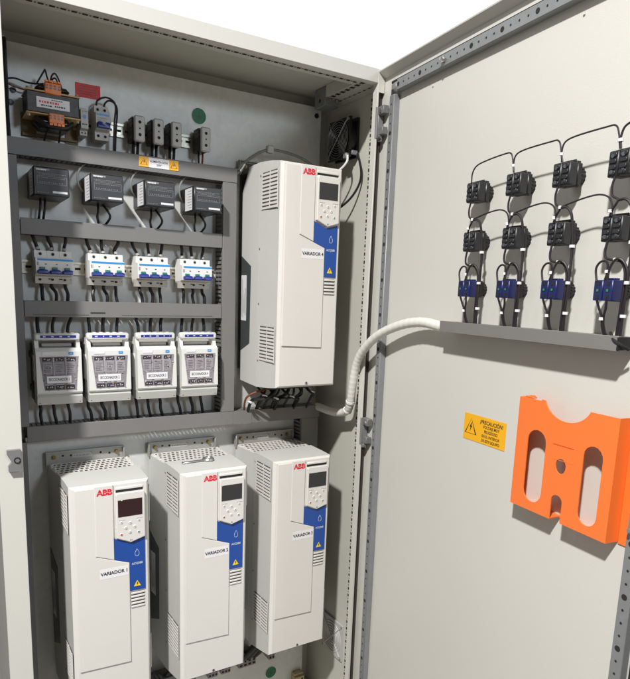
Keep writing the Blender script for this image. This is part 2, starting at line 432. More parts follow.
def duct_v(label, x0, x1, z0, z1, d=.060):
    W = x1 - x0; L = z1 - z0
    t = thing('cable_duct', label, 'cable duct', (x0, 0, z0), 0, 'grey slotted cable ducts')
    b = MB(); b.box(.002, W - .002, -.0022, -.0008, 0, L, 0); z = .004
    while z < L - .01:
        for xx in (.0015, W - .003): b.box(xx, xx + .0015, -(d - .013), -.0022, z, z + .0078, 0)
        z += .0125
    for xx in (.0015, W - .003): b.box(xx, xx + .0015, -(d - .004), -(d - .013), 0, L, 0)
    P(b, 'slotted_body', 'duct', t)
    c = MB(); c.box(0, W, -d, -d + .0018, 0, L, 0, .0008); c.box(0, .0014, -d + .0018, -d + .009, 0, L, 0); c.box(W - .0014, W, -d + .0018, -d + .009, 0, L, 0)
    P(c, 'duct_cover', 'duct', t); return t
d1, c1 = duct_h('long horizontal grey cable duct carrying the yellow and white warning sticker', .222, .861, 1.708, 1.749)
d2, c2 = duct_h('horizontal grey cable duct between the black modules and the small breakers', .2645, .815, 1.5177, 1.5582)
d3, c3 = duct_h('horizontal grey cable duct between the breakers and the fuse switches', .2645, .815, 1.3093, 1.3518)
a = MB(); a.micro(.165, .205, .012, -.0604, .0040, 0, .002, .004, .0008); a.micro(.02, .16, .006, -.0604, .0012, 0); a.micro(.25, .52, .006, -.0604, .0012, 0); P(a, 'print', 'ink', c3)
d5, c5 = duct_h('longest horizontal grey cable duct, just above the three lower drives', .257, 1.1815, .9753, 1.0179)
a = MB(); a.prism([(.665, .0426), (.690, .0426), (.735, 0), (.708, 0)], 'y', -.0602, -.0625, 0); a.box(.60, .664, -.0602, -.0618, .0, .0426, 0); P(a, 'cover_joint', 'duct', c5)
duct_v('vertical grey cable duct to the left of the upper wall drive', .8165, .8600, 1.0185, 1.7070)
duct_v('vertical grey cable duct at the left edge of the mounting plate', .222, .2632, 1.0185, 1.7070)
duct_v('short vertical grey cable duct behind the rightmost lower drive', 1.1135, 1.1800, .20, .9745, .056)
duct_v('dark vertical cable duct at lower left beside the first lower drive', .222, .2560, .12, .9745, .056)
d6, c6 = duct_h('horizontal grey cable duct low down beneath the lower drives', .300, .735, .112, .156)

# ================================================================== DRIVES
W_, H_ = .203, .6312
def make_drive(num, x, zb, label, chamfer=False, red=False):
    t = thing('variable_speed_drive', label, 'motor drive', (x, 0, zb), 0, 'white wall mounted motor drives')
    # rear housing
    a = MB()
    def ring(y, xl, xr, wb, wt): return [(xl, y, wb), (xr, y, wb), (xr, y, wt), (xl, y, wt)]
    def loft(mb, rings, mi=0):
        vs = [p for r in rings for p in r]; fs = [[3, 2, 1, 0], [len(vs) - 4 + k for k in range(4)]]
        for i in range(len(rings) - 1):
            for k in range(4):
                j = (k + 1) % 4; fs.append([i * 4 + k, i * 4 + j, i * 4 + 4 + j, i * 4 + 4 + k])
        mb.add(vs, fs, mi)
    if chamfer:
        a.prism([(-.1285, -.012), (-.1285, .643), (-.062, .641), (-.016, .570), (-.016, -.006)], 'x', -.003, .206, 0)
    else:
        loft(a, [ring(-.014, -.012, .2148, -.012, .6290), ring(-.1285, -.0035, .2065, -.024, .6300)])
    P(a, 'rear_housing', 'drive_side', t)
    if chamfer:
        a = MB(); a.box(-.006, .209, -.013, -.003, .03, .66, 0); a.box(.01, .19, -.06, -.016, .57, .630, 0); P(a, 'heatsink', 'heatsink', t)
    else:
        a = MB(); a.box(.0, .203, -.0135, -.004, .02, .615, 0); P(a, 'heatsink', 'heatsink', t)
    # front cover: side walls in the shaded tone, face light
    a = MB()
    if chamfer: rs = [ring(-.1305, -.003, .206, -.013, .6435), ring(-.205, -.0005, .2035, -.006, .638), ring(-.250, .0, .203, .000, .6312)]
    else: rs = [ring(-.1305, -.0035, .2065, -.024, .6345), ring(-.205, -.001, .204, -.010, .6335), ring(-.250, .0, .203, .000, .6312)]
    loft(a, rs, 0)
    o = len(a.v)
    loft(a, [ring(-.2502, .0002, .2028, .0002, .631), ring(-.2577, .0085, .1960, .0060, .6255)], 1)
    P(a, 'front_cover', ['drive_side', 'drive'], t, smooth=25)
    # top grille
    if not chamfer:
        a = MB(); zt = lambda y: .6298
        y0, y1 = -.1245, -.020
        a.add([(.004, y0, zt(y0) + .0005), (.199, y0, zt(y0) + .0005), (.199, y1, zt(y1) + .0005), (.004, y1, zt(y1) + .0005)], [(0, 1, 2, 3)], 1)
        ny, nx = 5, 15
        for i in range(ny + 1):
            y = y0 + (y1 - y0) * i / ny; hh = .0020
            fx_ = (y + .1285) / .1145 * .008; a.box(.000 - fx_, .203 + fx_, y - .0022, y + .0022, zt(y) - .001, zt(y) + hh, 0)
        for i in range(ny):
            for k in range(nx + 1):
                yy0 = y0 + (y1 - y0) * i / ny; yy1 = y0 + (y1 - y0) * (i + 1) / ny
                fx_ = (yy0 + .1285) / .1145 * .008; xx = .001 - fx_ + (.201 + 2 * fx_) * (k + (.5 if i % 2 else 0)) / (nx + .5)
                a.box(xx - .0024, xx + .0024, yy0 + .002, yy1 - .002, zt(yy0) - .004, zt(yy1) + .0019, 0)
        P(a, 'top_grille', ['drive', 'heatsink'], t)
    # mounting bracket
    a = MB()
    a.box(-.0165, .2007, -.0115, -.0085, .626, .667, 0, .001); a.box(-.0165, .2007, -.022, -.0116, .664, .667, 0)
    a.box(-.0165, -.0140, -.026, -.0116, .622, .6635, 0, .0008); a.box(.1982, .2007, -.026, -.0116, .622, .6635, 0, .0008)
    for xx in (.030, .052, .082, .108, .135, .160):
        a.disc((xx, -.0118, .650 + .004 * math.sin(xx * 300)), (0, -1, 0), .0032, 10, 1)
    b = P(a, 'mounting_bracket', ['bracket', 'dark_hole'], t)
    for xx in (.006, .180):
        a = MB(); a.cyl((xx, -.0116, .650), (xx, -.0150, .650), .0060, 14, 0); a.cyl((xx, -.0165, .650), (xx, -.0205, .650), .0046, 6, 0); P(a, 'bolt', 'brass', b)
    a = MB(); a.box(.056, .110, -.0118, -.0122, .643, .655, 0); a.micro(.060, .106, .649, -.0123, .003, 1, .003, .008, .003); P(a, 'bracket_label', ['grille', 'grey_ink'], b)
    # lower cover (raised, stepped outline)
    a = MB(); a.prism([(.0125, .1235), (.1462, .1175), (.1462, .4055), (.1066, .4205), (.0597, .4380), (.0597, .6235), (.0125, .6235)], 'y', -.2570, -.2618, 0, .0010); P(a, 'lower_cover', 'drive', t, smooth=0)
    a = MB(); a.prism([(.0607, .4398), (.1068, .4226), (.1068, .6275), (.0607, .6275)], 'y', -.2570, -.2628, 0, .0010); ls_ = P(a, 'logo_strip', 'drive', t, smooth=0)
    a = MB(); a.text('ABB', .0855, .6095, -.2632, .0148, 0, .05, 1.0)
    a.box(.064, .108, -.2633, -.2634, .6092, .6097, 1)
    P(a, 'logo', ['red', 'drive'], ls_)
    # control panel
    a = MB(); a.box(.1150, .1855, -.2570, -.2610, .6112, .6175, 0, .001); a.box(.1150, .1855, -.2572, -.2586, .6042, .6110, 1)
    P(a, 'panel_recess', ['drive', 'gasket'], t)
    kp = [(.1125, .482), (.1495, .4655), (.1880, .4765), (.1880, .5985), (.1860, .6040), (.1145, .6040), (.1125, .5985)]
    a = MB(); a.prism(kp, 'y', -.2575, -.2680, 0, .0016)
    a.micro(.120, .136, .5305, -.2682, .0011, 1); a.micro(.165, .182, .5305, -.2682, .0011, 1); a.micro(.1475, .153, .4725, -.2682, .004, 1)
    k_ = P(a, 'control_panel', ['drive', 'grey_ink'], t, smooth=0)
    a = MB(); a.box(.1172, .1808, -.2681, -.2690, .5395, .5855, 0, .0006)
    P(a, 'screen', 'screen_red' if red else 'screen', k_)
    for xx, zz, r, mi in ((.1482, .5205, .0048, 'drive'), (.1370, .5080, .0048, 'drive'), (.1602, .5085, .0048, 'drive'), (.1478, .4950, .0048, 'drive'),
                      (.1250, .4915, .0040, 'drive'), (.1705, .4920, .0040, 'drive'), (.1255, .5245, .0040, 'drive'), (.1715, .5245, .0040, 'drive')):
        a = MB(); a.cyl((xx, -.2680, zz), (xx, -.2694, zz), r, 12, 0, r * .8)
        if xx < .13 and zz < .5: a.disc((xx, -.26955, zz), (0, -1, 0), .0026, 10, 1)
        elif xx > .165 and zz < .5: a.disc((xx, -.26955, zz), (0, -1, 0), .0022, 10, 2)
        else: a.box(xx - .0016, xx + .0016, -.2695, -.2697, zz - .0012, zz + .0012, 3)
        P(a, 'button', ['drive', 'red', 'ind_green', 'grey_ink'], k_)
    a = MB(); a.prism([(.1078, .4797), (.1495, .4612), (.1892, .4722), (.1892, .3232), (.1476, .3238), (.1476, .4062), (.1078, .4213)], 'y', -.2576, -.2606, 0, .0006); bp = P(a, 'blue_panel', 'blue', t, smooth=0)
    a = MB()
    dp = [(0, .0105), (-.0052, .001), (-.0056, -.004), (-.0040, -.0085), (0, -.0100), (.0040, -.0085), (.0056, -.004), (.0052, .001)]
    for i in range(len(dp)):
        p, q = dp[i], dp[(i + 1) % len(dp)]
        a.tube([(.1672 + p[0], -.2607, .4310 + p[1]), (.1672 + q[0], -.2607, .4310 + q[1])], .00055, 5, 0, 1)
    a.text('ACQ580', .1672, .4005, -.26085, .0058, 0, .03, .95)
    P(a, 'printing', 'pale_ink', bp)
    a = MB(); warn_tri(a, .1665, .3415, .019, -.2607, 0, 1, False); P(a, 'warning_triangle', ['yellow2', 'ink'], bp)
    a = MB(); a.box(.1500, .1865, -.2577, -.2581, .2720, .3190, 1)
    for i in range(5): a.box(.1498, .1868, -.2581, -.2606, .2735 + i * .0097, .2735 + i * .0097 + .0058, 0, .001)
    P(a, 'front_vent', ['drive', 'slit'], t)
    # side vents
    for sx, nx in ((-1, -.0018), (1, .2048)):
        for z0, n_ in ((.508, 10), (.072, 10)):
            a = MB(); x0 = nx + sx * .0006
            a.box(x0, x0 + sx * .0006, -.2435, -.1500, z0, z0 + .103, 1)
            for i in range(n_):
                zz = z0 + .001 + i * .0102
                a.box(x0 + sx * .0006, x0 + sx * .0022, -.2440, -.1495, zz, zz + .0063, 0, .0005)
            for yy in (-.2440, -.198, -.1495): a.box(x0 + sx * .0006, x0 + sx * .0021, yy - .0012, yy + .0012, z0, z0 + .103, 0)
            P(a, 'side_vent', ['drive', 'slit'], t)
        def xw(y, d):
            q = -.003 if chamfer else -.0035 - .0085 * (y + .1285) / .1145
            return (q - d) if sx < 0 else (.203 - q + d)
        a = MB(); pl = [(-.014, .385), (-.084, .351), (-.081, .117), (-.014, .088)]
        a.add([(xw(y, .0012), y, z) for y, z in pl] + [(xw(y, -.003), y, z) for y, z in pl], [(0, 1, 2, 3), (4, 5, 6, 7), (0, 1, 5, 4), (1, 2, 6, 5), (2, 3, 7, 6), (3, 0, 4, 7)])
        sp = P(a, 'side_plate', 'drive_dark', t)
        a = MB(); a.add([(xw(y, .0016), y, z) for y, z in ((-.058, .185), (-.020, .185), (-.020, .324), (-.058, .324))], [(0, 1, 2, 3)], 0)
        for q in range(11):
            y0 = -.055 + .0032 * q; z0 = .19 + random.uniform(0, .02); z1 = .318 - random.uniform(0, .07)
            a.add([(xw(y, .0019), y, z) for y, z in ((y0, z0), (y0 + .0011, z0), (y0 + .0011, z1), (y0, z1))], [(0, 1, 2, 3)], 1)
        P(a, 'rating_label', ['white', 'grey_ink'], sp)
        for zz in (.605, .40, .24, .07):
            a = MB(); xq = (-.0036 if sx < 0 else .2066)
            a.cyl((xq + sx * .0002, -.140, zz), (xq + sx * .001, -.140, zz), .0026, 8, 0); P(a, 'cover_screw', 'hinge', t)
    a = MB(); a.cyl((.1000, -.2577, .0125), (.1000, -.2600, .0125), .0042, 12, 0); a.box(.0985, .1015, -.2600, -.2604, .0095, .0155, 1); P(a, 'cover_screw', ['steel', 'gasket'], t)
    # name sticker
    a = MB(); a.box(.0690, .1440, -.2619, -.2622, .3735, .4010, 0); s_ = P(a, 'name_sticker', 'white', t)
    a = MB(); a.text('VARIADOR %d' % num, .1065, .3872, -.26235, .0090, 0, .035, .96); P(a, 'lettering', 'ink', s_)
    # gland plate beneath
    a = MB(); a.box(.02, .183, -.150, -.03, -.034, -.0245, 0) if not chamfer else a.box(.02, .18, -.17, -.03, -.018, -.012, 0)
    P(a, 'gland_plate', 'black', t)
    return t
DX = {1: .3221, 2: .6122, 3: .9013}
ZB1, ZB4 = .2647, 1.1178
make_drive(1, DX[1], ZB1, 'leftmost of the three lower white drives, stickered VARIADOR 1, dark reddish screen', red=True)
make_drive(2, DX[2], ZB1, 'middle lower white drive stickered VARIADOR 2 with a spanner lying on top')
make_drive(3, DX[3], ZB1, 'rightmost of the three lower white drives, stickered VARIADOR 3')
make_drive(4, .9026, ZB4, 'white drive mounted high on its own, stickered VARIADOR 4, below the fan', chamfer=True)

# ring spanner on top of drive 2
t = thing('spanner', 'small chromed ring spanner lying on top of the middle lower drive', 'spanner', (.6122 + .085, -.170, ZB1 + .6345), R(4))
a = MB(); a.box(-.046, .018, -.0052, .0052, .0012, .0050, 0, .0015); P(a, 'shank', 'steel', t)
a = MB(); a.ring((.032, 0, .005), (0, 0, 1), .0135, .0042, 24, 0); P(a, 'ring_end', 'steel', t)
a = MB(); a.box(-.050, -.044, -.0075, .0075, .0010, .0055, 0, .002); P(a, 'open_end', 'steel', t)

# ================================================================== SMALL DEVICES ON THE PLATE
# DIN rails
def din(x0, x1, zc, label):
    t = thing('din_rail', label, 'mounting rail', (x0, 0, zc), 0, 'steel mounting rails')
    L = x1 - x0; a = MB(); a.box(0, L, -.0075, -.0062, .0125, .0175, 0); a.box(0, L, -.0075, -.0062, -.0175, -.0125, 0)
    a.box(0, L, -.0018, -.0006, -.0125, .0125, 0); a.box(0, L, -.0062, -.0018, .0112, .0125, 0); a.box(0, L, -.0062, -.0018, -.0125, -.0112, 0)
    x = .012
    while x < L - .02:
        a.box(x, x + .015, -.00185, -.0021, -.003, .003, 1); x += .025
    P(a, 'rail_profile', ['strip_bar', 'dark_hole'], t)
din(.2665, .812, 1.4385, 'steel mounting rail behind the row of three-pole breakers')
din(.410, .775, 1.8150, 'steel mounting rail behind the small top row devices')

# transformer
t = thing('transformer', 'small open frame transformer with white label and two orange terminal blocks', 'transformer', (.350, 0, 1.832))
a = MB(); a.box(-.062, .060, -.088, -.012, -.024, .024, 0, .002)
for i in range(12): a.box(-.0622, .0602, -.086 + i * .006, -.0845 + i * .006, -.0242, .0242, 0)
P(a, 'core', 'core', t)
a = MB(); a.box(-.064, .063, -.091, -.010, .0245, .0275, 0, .001); a.box(-.064, .063, -.091, -.010, -.0275, -.0245, 0, .001); P(a, 'clamp_plate', 'cream', t)
a = MB(); a.box(-.040, .040, -.084, -.016, .028, .044, 0, .010); P(a, 'winding', 'coil', t)
a = MB(); a.box(-.044, .044, -.088, -.014, -.056, -.028, 0, .013)
a.tube([(-.045, -.080, -.034), (-.02, -.092, -.05), (.02, -.092, -.052), (.045, -.080, -.036)], .005, 8, 0); P(a, 'winding', 'coil', t)
a = MB(); a.box(-.066, -.030, -.004, -.001, -.066, -.010, 0); a.box(-.0655, .070, -.010, -.0045, -.066, -.058, 0, .001); a.box(.040, .072, -.004, -.001, -.070, .03, 0); P(a, 'mounting_foot', 'foot', t)
a = MB(); a.box(-.040, .037, -.0882, -.0888, -.0115, .0125, 0); a.micro(-.034, .012, .002, -.0889, .005, 1, .003, .006, .002); a.micro(-.030, -.005, -.006, -.0889, .003, 2); a.micro(.002, .026, -.005, -.0889, .003, 2); a.micro(-.005, .02, .0085, -.0889, .002, 2); P(a, 'rating_label', ['white', 'red', 'ink'], t)
def term(parent, x0, x1, z0, z1, y0, y1, flip):
    b = MB(); b.box(x0, x1, y0, y1, z0, z1, 0, .002)
    n = 4; w = (x1 - x0) / n
    for i in range(n):
        xc = x0 + w * (i + .5)
        b.box(xc - w * .28, xc + w * .28, y1 - .0002, y1 - .0008, z0 + (z1 - z0) * .42, z0 + (z1 - z0) * .58, 1)
        b.box(xc - w * .28, xc + w * .28, y1 - .0002, y1 - .0008, z0 + (z1 - z0) * .66, z0 + (z1 - z0) * .82, 1)
        b.box(xc - w * .40, xc + w * .40, y1 - .004, y1 + .002, z0 - .005 if not flip else z1, z0 if not flip else z1 + .004, 0)
    P(b, 'terminal_block', ['orange_term', 'fuse_dark'], parent)
term(t, -.021, .018, .022, .048, -.060, -.092, True); term(t, -.014, .022, -.047, -.0225, -.070, -.098, False)
a = MB()
for sx in (-.058, .056):
    for sz in (-.0275, .0275): a.cyl((sx, -.080, sz), (sx, -.080, sz * 1.22), .0042, 6, 0)
P(a, 'corner_bolt', 'strip_bar', t)

def loose(name, pts, r, m, label, cat, group=None, n=8, smooth=5):
    b = MB(); b.tube(pts, r, n, 0, smooth); o = b.build(name, m); return tag(o, label, cat, group)
loose('wire', [(.255, -.03, 1.889), (.272, -.03, 1.892), (.300, -.035, 1.886), (.325, -.05, 1.884), (.346, -.07, 1.884)], .0022, 'wire', 'thin dark wire running from the left plate edge to the upper orange transformer terminal', 'wire')
loose('wire', [(.318, -.05, 1.884), (.334, -.06, 1.912), (.337, -.06, 1.916), (.340, -.065, 1.9), (.343, -.074, 1.882)], .0020, 'wire', 'thin dark wire in a sharp peaked loop above the transformer', 'wire')
loose('wire', [(.345, -.072, 1.882), (.352, -.06, 1.905), (.360, -.06, 1.912), (.368, -.06, 1.900), (.372, -.072, 1.878)], .0020, 'wire', 'taller rounded dark wire loop over the upper orange terminal', 'wire')
loose('wire', [(.347, -.076, 1.882), (.353, -.068, 1.896), (.360, -.068, 1.898), (.366, -.072, 1.880)], .0020, 'wire', 'shorter rounded dark wire loop inside the taller one on the transformer', 'wire')
loose('wire', [(.253, -.02, 1.880), (.29, -.02, 1.872), (.32, -.03, 1.874)], .0018, 'brown', 'thin brownish wire passing behind the transformer at left', 'wire')
loose('wire', [(.345, -.085, 1.787), (.335, -.06, 1.770), (.330, -.035, 1.744)], .0022, 'wire', 'left dark wire dropping from the lower orange terminal into the duct', 'wire')
loose('wire', [(.364, -.085, 1.787), (.367, -.06, 1.770), (.366, -.035, 1.744)], .0022, 'wire', 'right dark wire dropping from the lower orange terminal into the duct', 'wire')

# surge module, two-pole breaker
t = thing('relay_module', 'narrow grey module with a blue round mark beside the transformer', 'relay', (.427, 0, 1.8125))
a = MB(); a.prism([(-.006, .034), (-.045, .034), (-.045, .028), (-.066, .026), (-.066, -.020), (-.050, -.022), (-.050, -.034), (-.006, -.034)], 'x', -.0092, .0092, 0); P(a, 'case', 'grey_mod', t)
a = MB(); a.disc((0, -.0665, .008), (0, -1, 0), .0048, 16, 0); P(a, 'blue_mark', 'cyan', t)
a = MB(); a.micro(-.006, .006, .021, -.0665, .0012, 0); a.micro(-.006, .006, -.010, -.0665, .003, 0); a.disc((-.004, -.0505, -.028), (0, -1, 0), .0022, 8, 0); a.disc((.004, -.0505, -.028), (0, -1, 0), .0022, 8, 0); P(a, 'print', 'ink', t)
def breaker_body(n, w, h, deep=.070):
    b = MB(); W2 = w / 2; k = h / .084
    b.prism([(-.006, .042 * k), (-.050, .042 * k), (-.050, .0245 * k), (-.068, .0225 * k), (-.068, -.0185 * k), (-.050, -.0205 * k), (-.050, -.0225 * k), (-.006, -.0225 * k)], 'x', -W2, W2, 0)
    return b
t = thing('circuit_breaker', 'grey two-pole breaker with a blue toggle on the top row', 'breaker', (.473, 0, 1.8150))
w = .0355
a = breaker_body(2, w, .084); a.prism([(-.006, -.0228), (-.050, -.0228), (-.050, -.042), (-.006, -.042)], 'x', -w / 2, w / 2, 0); P(a, 'case', 'grey_mod', t)
a = MB(); a.box(-.0160, .0160, -.0682, -.0688, .0155, .0195, 0); P(a, 'blue_stripe', 'cyan', t)
a = MB(); a.prism([(-.016, -.016), (.016, -.016), (.016, -.004), (.013, -.002), (.005, -.002), (.003, -.009), (-.003, -.009), (-.005, -.002), (-.013, -.002), (-.016, -.004)], 'y', -.0685, -.0800, 0, .0015); P(a, 'toggle', 'toggle', t)
a = MB()
for sx in (-.009, .009):
    for zz in (.033, -.032): a.disc((sx, -.0505, zz), (0, -1, 0), .0036, 12, 0)
a.micro(-.014, .014, .009, -.0686, .0012, 1); a.micro(-.014, -.004, .003, -.0686, .0012, 1); P(a, 'terminal_screw', ['dark_hole', 'grey_ink'], t)
loose('wire', [(.463, -.040, 1.856), (.466, -.042, 1.872), (.485, -.042, 1.883), (.503, -.042, 1.880), (.512, -.045, 1.865), (.508, -.045, 1.82), (.505, -.04, 1.745)], .0024, 'wire', 'outer dark wire arching over the two-pole breaker down to the duct', 'wire')
loose('wire', [(.481, -.042, 1.856), (.485, -.044, 1.868), (.495, -.044, 1.876), (.508, -.046, 1.872), (.516, -.045, 1.855), (.512, -.043, 1.80), (.510, -.038, 1.745)], .0024, 'wire', 'inner dark wire arching over the two-pole breaker down to the duct', 'wire')

# four grey/black connector blocks
def conn(x, label, first=None):
    if first is not None: return dup(first, (x, 0, 1.8135), None, label)
    t = thing('relay_socket', label, 'relay', (x, 0, 1.8135), 0, 'grey fronted relays on the top row')
    a = MB(); a.box(-.0165, .0140, -.0590, -.008, -.030, .028, 0, .002)
    for zz in (-.02, -.006, .008, .022): a.box(-.0175, -.0164, -.056, -.020, zz - .004, zz + .003, 0, .0005)
    a.box(-.015, .012, -.050, -.012, .028, .033, 0, .001)
    P(a, 'socket', 'black', t)
    a = MB(); a.box(-.0145, .0145, -.072, -.0595, -.033, .033, 0, .0035); f = P(a, 'relay_body', 'grey_mod', t)
    a = MB(); a.disc((0, -.0722, .016), (0, -1, 0), .0042, 14, 0); a.disc((0, -.0722, 0), (0, -1, 0), .0022, 10, 0); a.disc((0, -.0722, -.016), (0, -1, 0), .0042, 14, 0); P(a, 'face_hole', 'dark_hole', f)
    return t
xs4 = (.5685, .6205, .6715, .7575)
c0 = conn(xs4[0], 'first grey fronted relay from the left, next to the two-pole breaker')
conn(xs4[1], 'second grey fronted relay, middle of the group of three', c0)
conn(xs4[2], 'third grey fronted relay, just left of the gap in the row', c0)
conn(xs4[3], 'grey fronted relay standing alone right of the gap, below the green dot', c0)
for i, x in enumerate(xs4):
    nm = ('first', 'second', 'third', 'lone rightmost')[i]
    for k in (-1, 1):
        mt = 'brown' if (i == 3 and k == 1) else 'cable'
        loose('wire', [(x + k * .006, -.03, 1.786), (x + k * .006 - .002, -.035, 1.770), (x + k * .005 - .003, -.036, 1.742)], .0042 if i < 3 else .003, mt,
              '%s %s wire below the %s grey fronted relay' % ('left' if k < 0 else 'right', 'brown' if mt == 'brown' else 'black', nm), 'wire')

# red sign, green dots, supply sticker
t = thing('warning_sign', 'small red rectangular sign above the two-pole breaker', 'sign', (.4515, 0, 1.902))
a = MB(); a.box(-.032, .032, -.0014, -.0004, -.0172, .0172, 0); P(a, 'plate', 'red_sign', t)
a = MB()
for q in range(4): a.micro(-.024 + random.uniform(0, .006), .022, .010 - q * .006, -.0015, .0018, 0)
P(a, 'lettering', 'core', t)
for (x, z, lb) in ((.7635, 1.8915, 'round green earth sticker at the top of the plate right of the relays'), (1.049, .012, 'round green earth sticker at the bottom of the plate below the drives')):
    t = thing('earth_sticker', lb, 'sticker', (x, 0, z), 0, 'round green stickers')
    a = MB(); a.disc((0, -.0008, 0), (0, -1, 0), .0235, 32, 0); P(a, 'rim', 'white', t)
    a = MB(); a.disc((0, -.0012, 0), (0, -1, 0), .0220, 32, 0); P(a, 'dot', 'green', t)
    a = MB(); a.box(-.0009, .0009, -.0013, -.0014, -.001, .011, 0)
    for q, wd in enumerate((.016, .010, .005)): a.box(-wd / 2, wd / 2, -.0013, -.0014, -.002 - q * .004, -.0006 - q * .004, 0)
    P(a, 'earth_symbol', 'core', t)
t = thing('warning_sticker', 'yellow and white ALIMENTACIÓN sticker with two hazard triangles on the top duct', 'sticker', (.6235, -.0605, 1.7325))
a = MB(); a.box(-.0555, .0555, 0, -.0004, -.0128, .0128, 0); P(a, 'backing', 'white', t)
for sx in (-1, 1):
    a = MB(); a.box(sx * .0285, sx * .0560, -.0005, -.0008, -.0131, .0131, 0); y_ = P(a, 'yellow_square', 'yellow', t)
    a = MB(); warn_tri(a, sx * .0422, -.0010, .020, -.0009, 0, 1); P(a, 'hazard_triangle', ['yellow', 'ink'], y_)
a = MB(); a.text('ALIMENTACIÓN', 0, .0030, -.0006, .0052, 0, .02, .92); a.text('220V', 0, -.0052, -.0006, .0046, 0, .02, 1.); P(a, 'lettering', 'ink', t)

# black modules
def module(x, label, first=None):
    if first is not None: return dup(first, (x, 0, 1.6440), None, label)
    t = thing('power_module', label, 'module', (x, 0, 1.6440), 0, 'black box modules')
    a = MB(); a.box(-.0420, .0420, -.113, -.0015, -.0345, .0345, 0, .003); c_ = P(a, 'case', 'module', t)
    a = MB(); a.box(-.0370, .0400, -.1132, -.1142, -.0310, .0320, 0, .0008); f = P(a, 'face_plate', 'module_face', t)
    a = MB(); a.box(-.036, -.004, -.1143, -.1145, .0258, .0295, 1)
    a.micro(-.034, -.012, .0265, -.1145, .0030, 0, .0025, .004, .001)
    a.micro(-.033, .034, .0185, -.1144, .0009, 1); a.micro(-.030, .02, .0155, -.1144, .0009, 1)
    for (x0, x1, z0, z1) in ((-.033, .036, .0118, .0124), (-.033, .036, -.006, -.0054), (-.033, -.0324, -.006, .0124), (.0354, .036, -.006, .0124)): a.box(x0, x1, -.1143, -.1144, z0, z1, 1)
    a.micro(-.030, .032, .0085, -.1144, .0010, 1); a.micro(-.028, .028, -.0025, -.1144, .0018, 1, .001, .003, .003)
    a.micro(-.034, -.006, -.0265, -.1144, .0009, 1)
    a.box(.0020, .0365, -.1143, -.1146, -.0265, -.0215, 0); P(a, 'printing', ['white', 'grey_ink'], f)
    a = MB(); a.box(-.0423, -.0420, -.100, -.045, -.030, .030, 0)
    for q in range(7): a.box(-.0424, -.0423, -.096, -.096 + random.uniform(.01, .035), -.024 + q * .0075, -.0225 + q * .0075, 1)
    P(a, 'side_label', ['white', 'grey_ink'], c_)
    return t
mx = (.3335, .4690, .6090, .7470)
ords = ('leftmost', 'second', 'third', 'rightmost')
m0 = module(mx[0], 'leftmost of the four black box modules, standing in the shade')
module(mx[1], 'second black box module from the left, under the top duct', m0)
module(mx[2], 'third black box module, below the yellow and white sticker', m0)
module(mx[3], 'rightmost of the four black box modules, beside the vertical duct', m0)
for i, x in enumerate(mx):
    for k in (0, 1):
        dx = -.018 + (0, .008, .012, .004)[i] + k * .011
        pts = [(x + dx, -.050, 1.611), (x + dx - .002 + (.016 if (k and i) else 0), -.058, 1.590), (x + dx + (.018 if (k and i) else -.004), -.055, 1.575), (x + dx + (.004 if i else -.006), -.040, 1.552)]
        loose('wire', pts, .0030, 'cable', '%s black wire hanging below the %s black box module' % (('left', 'right')[k], ords[i]), 'wire', 'wires below the black modules')
    if i:
        loose('wire', [(x - .020, -.035, 1.720), (x - .045, -.045, 1.705), (x - .060, -.05, 1.680), (x - .058, -.045, 1.655), (x - .044, -.03, 1.640)], .0026, 'grey_cable', 'thin grey wire looping beside the left of the %s black box module' % ords[i], 'wire', 'grey wires beside the black modules')

# three-pole breakers
def breaker3(x, label, first=None):
    if first is not None: return dup(first, (x, 0, 1.4380), None, label)
    t = thing('circuit_breaker', label, 'breaker', (x, 0, 1.4380), 0, 'white three-pole breakers')
    w = .092; a = breaker_body(3, w, .084)
    for sx in (-.0154, .0154): a.box(sx - .0004, sx + .0004, -.0502, -.0506, .025, .042, 1)
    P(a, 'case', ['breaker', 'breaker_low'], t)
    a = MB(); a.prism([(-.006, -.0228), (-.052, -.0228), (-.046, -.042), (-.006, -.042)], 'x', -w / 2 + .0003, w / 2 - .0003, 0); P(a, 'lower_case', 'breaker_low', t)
    a = MB(); a.box(-.0415, .0455, -.0682, -.0688, .0165, .0212, 0); P(a, 'blue_stripe', 'cyan', t)
    a = MB()
    for k in (-1, 0, 1): a.prism([(k * .0307 - .012, -.0165), (k * .0307 + .012, -.0165), (k * .0307 + .012, -.0085), (k * .0307 + .0085, -.0065), (k * .0307 - .0085, -.0065), (k * .0307 - .012, -.0085)], 'y', -.0685, -.0830, 0, .001)
    a.box(-.0425, .0425, -.0705, -.0765, -.0175, -.0128, 0, .001); P(a, 'toggle', 'toggle', t)
    for k in (-1, 0, 1):
        a = MB(); a.box(k * .0307 - .0065, k * .0307 + .0065, -.0682, -.0720, -.0060, .0000, 0, .0006); P(a, 'indicator', 'ind_green', t)
        a = MB(); a.cyl((k * .0307 - .001, -.0502, .034), (k * .0307 - .001, -.0506, .034), .0052, 14, 1); a.disc((k * .0307 - .001, -.0509, .0335), (0, -1, 0), .0036, 12, 0); P(a, 'terminal_screw', ['dark_hole', 'breaker_low'], t)
        a = MB(); a.disc((k * .0307 - .004, -.0508, -.031), (0, -1, .3), .0037, 12, 0); P(a, 'terminal_screw', 'dark_hole', t)
    a = MB(); a.micro(-.024, .045, .0075, -.0684, .0022, 0, .004, .005, .022); a.micro(-.043, -.038, .008, -.0684, .009, 1); a.micro(-.014, .042, -.030, -.0510, .0022, 0, .006, .009, .020); P(a, 'printing', ['ink', 'grey_ink'], t)
    return t
bx = (.3410, .4755, .6040, .7330)
b0 = breaker3(bx[0], 'leftmost three-pole breaker, standing in shade')
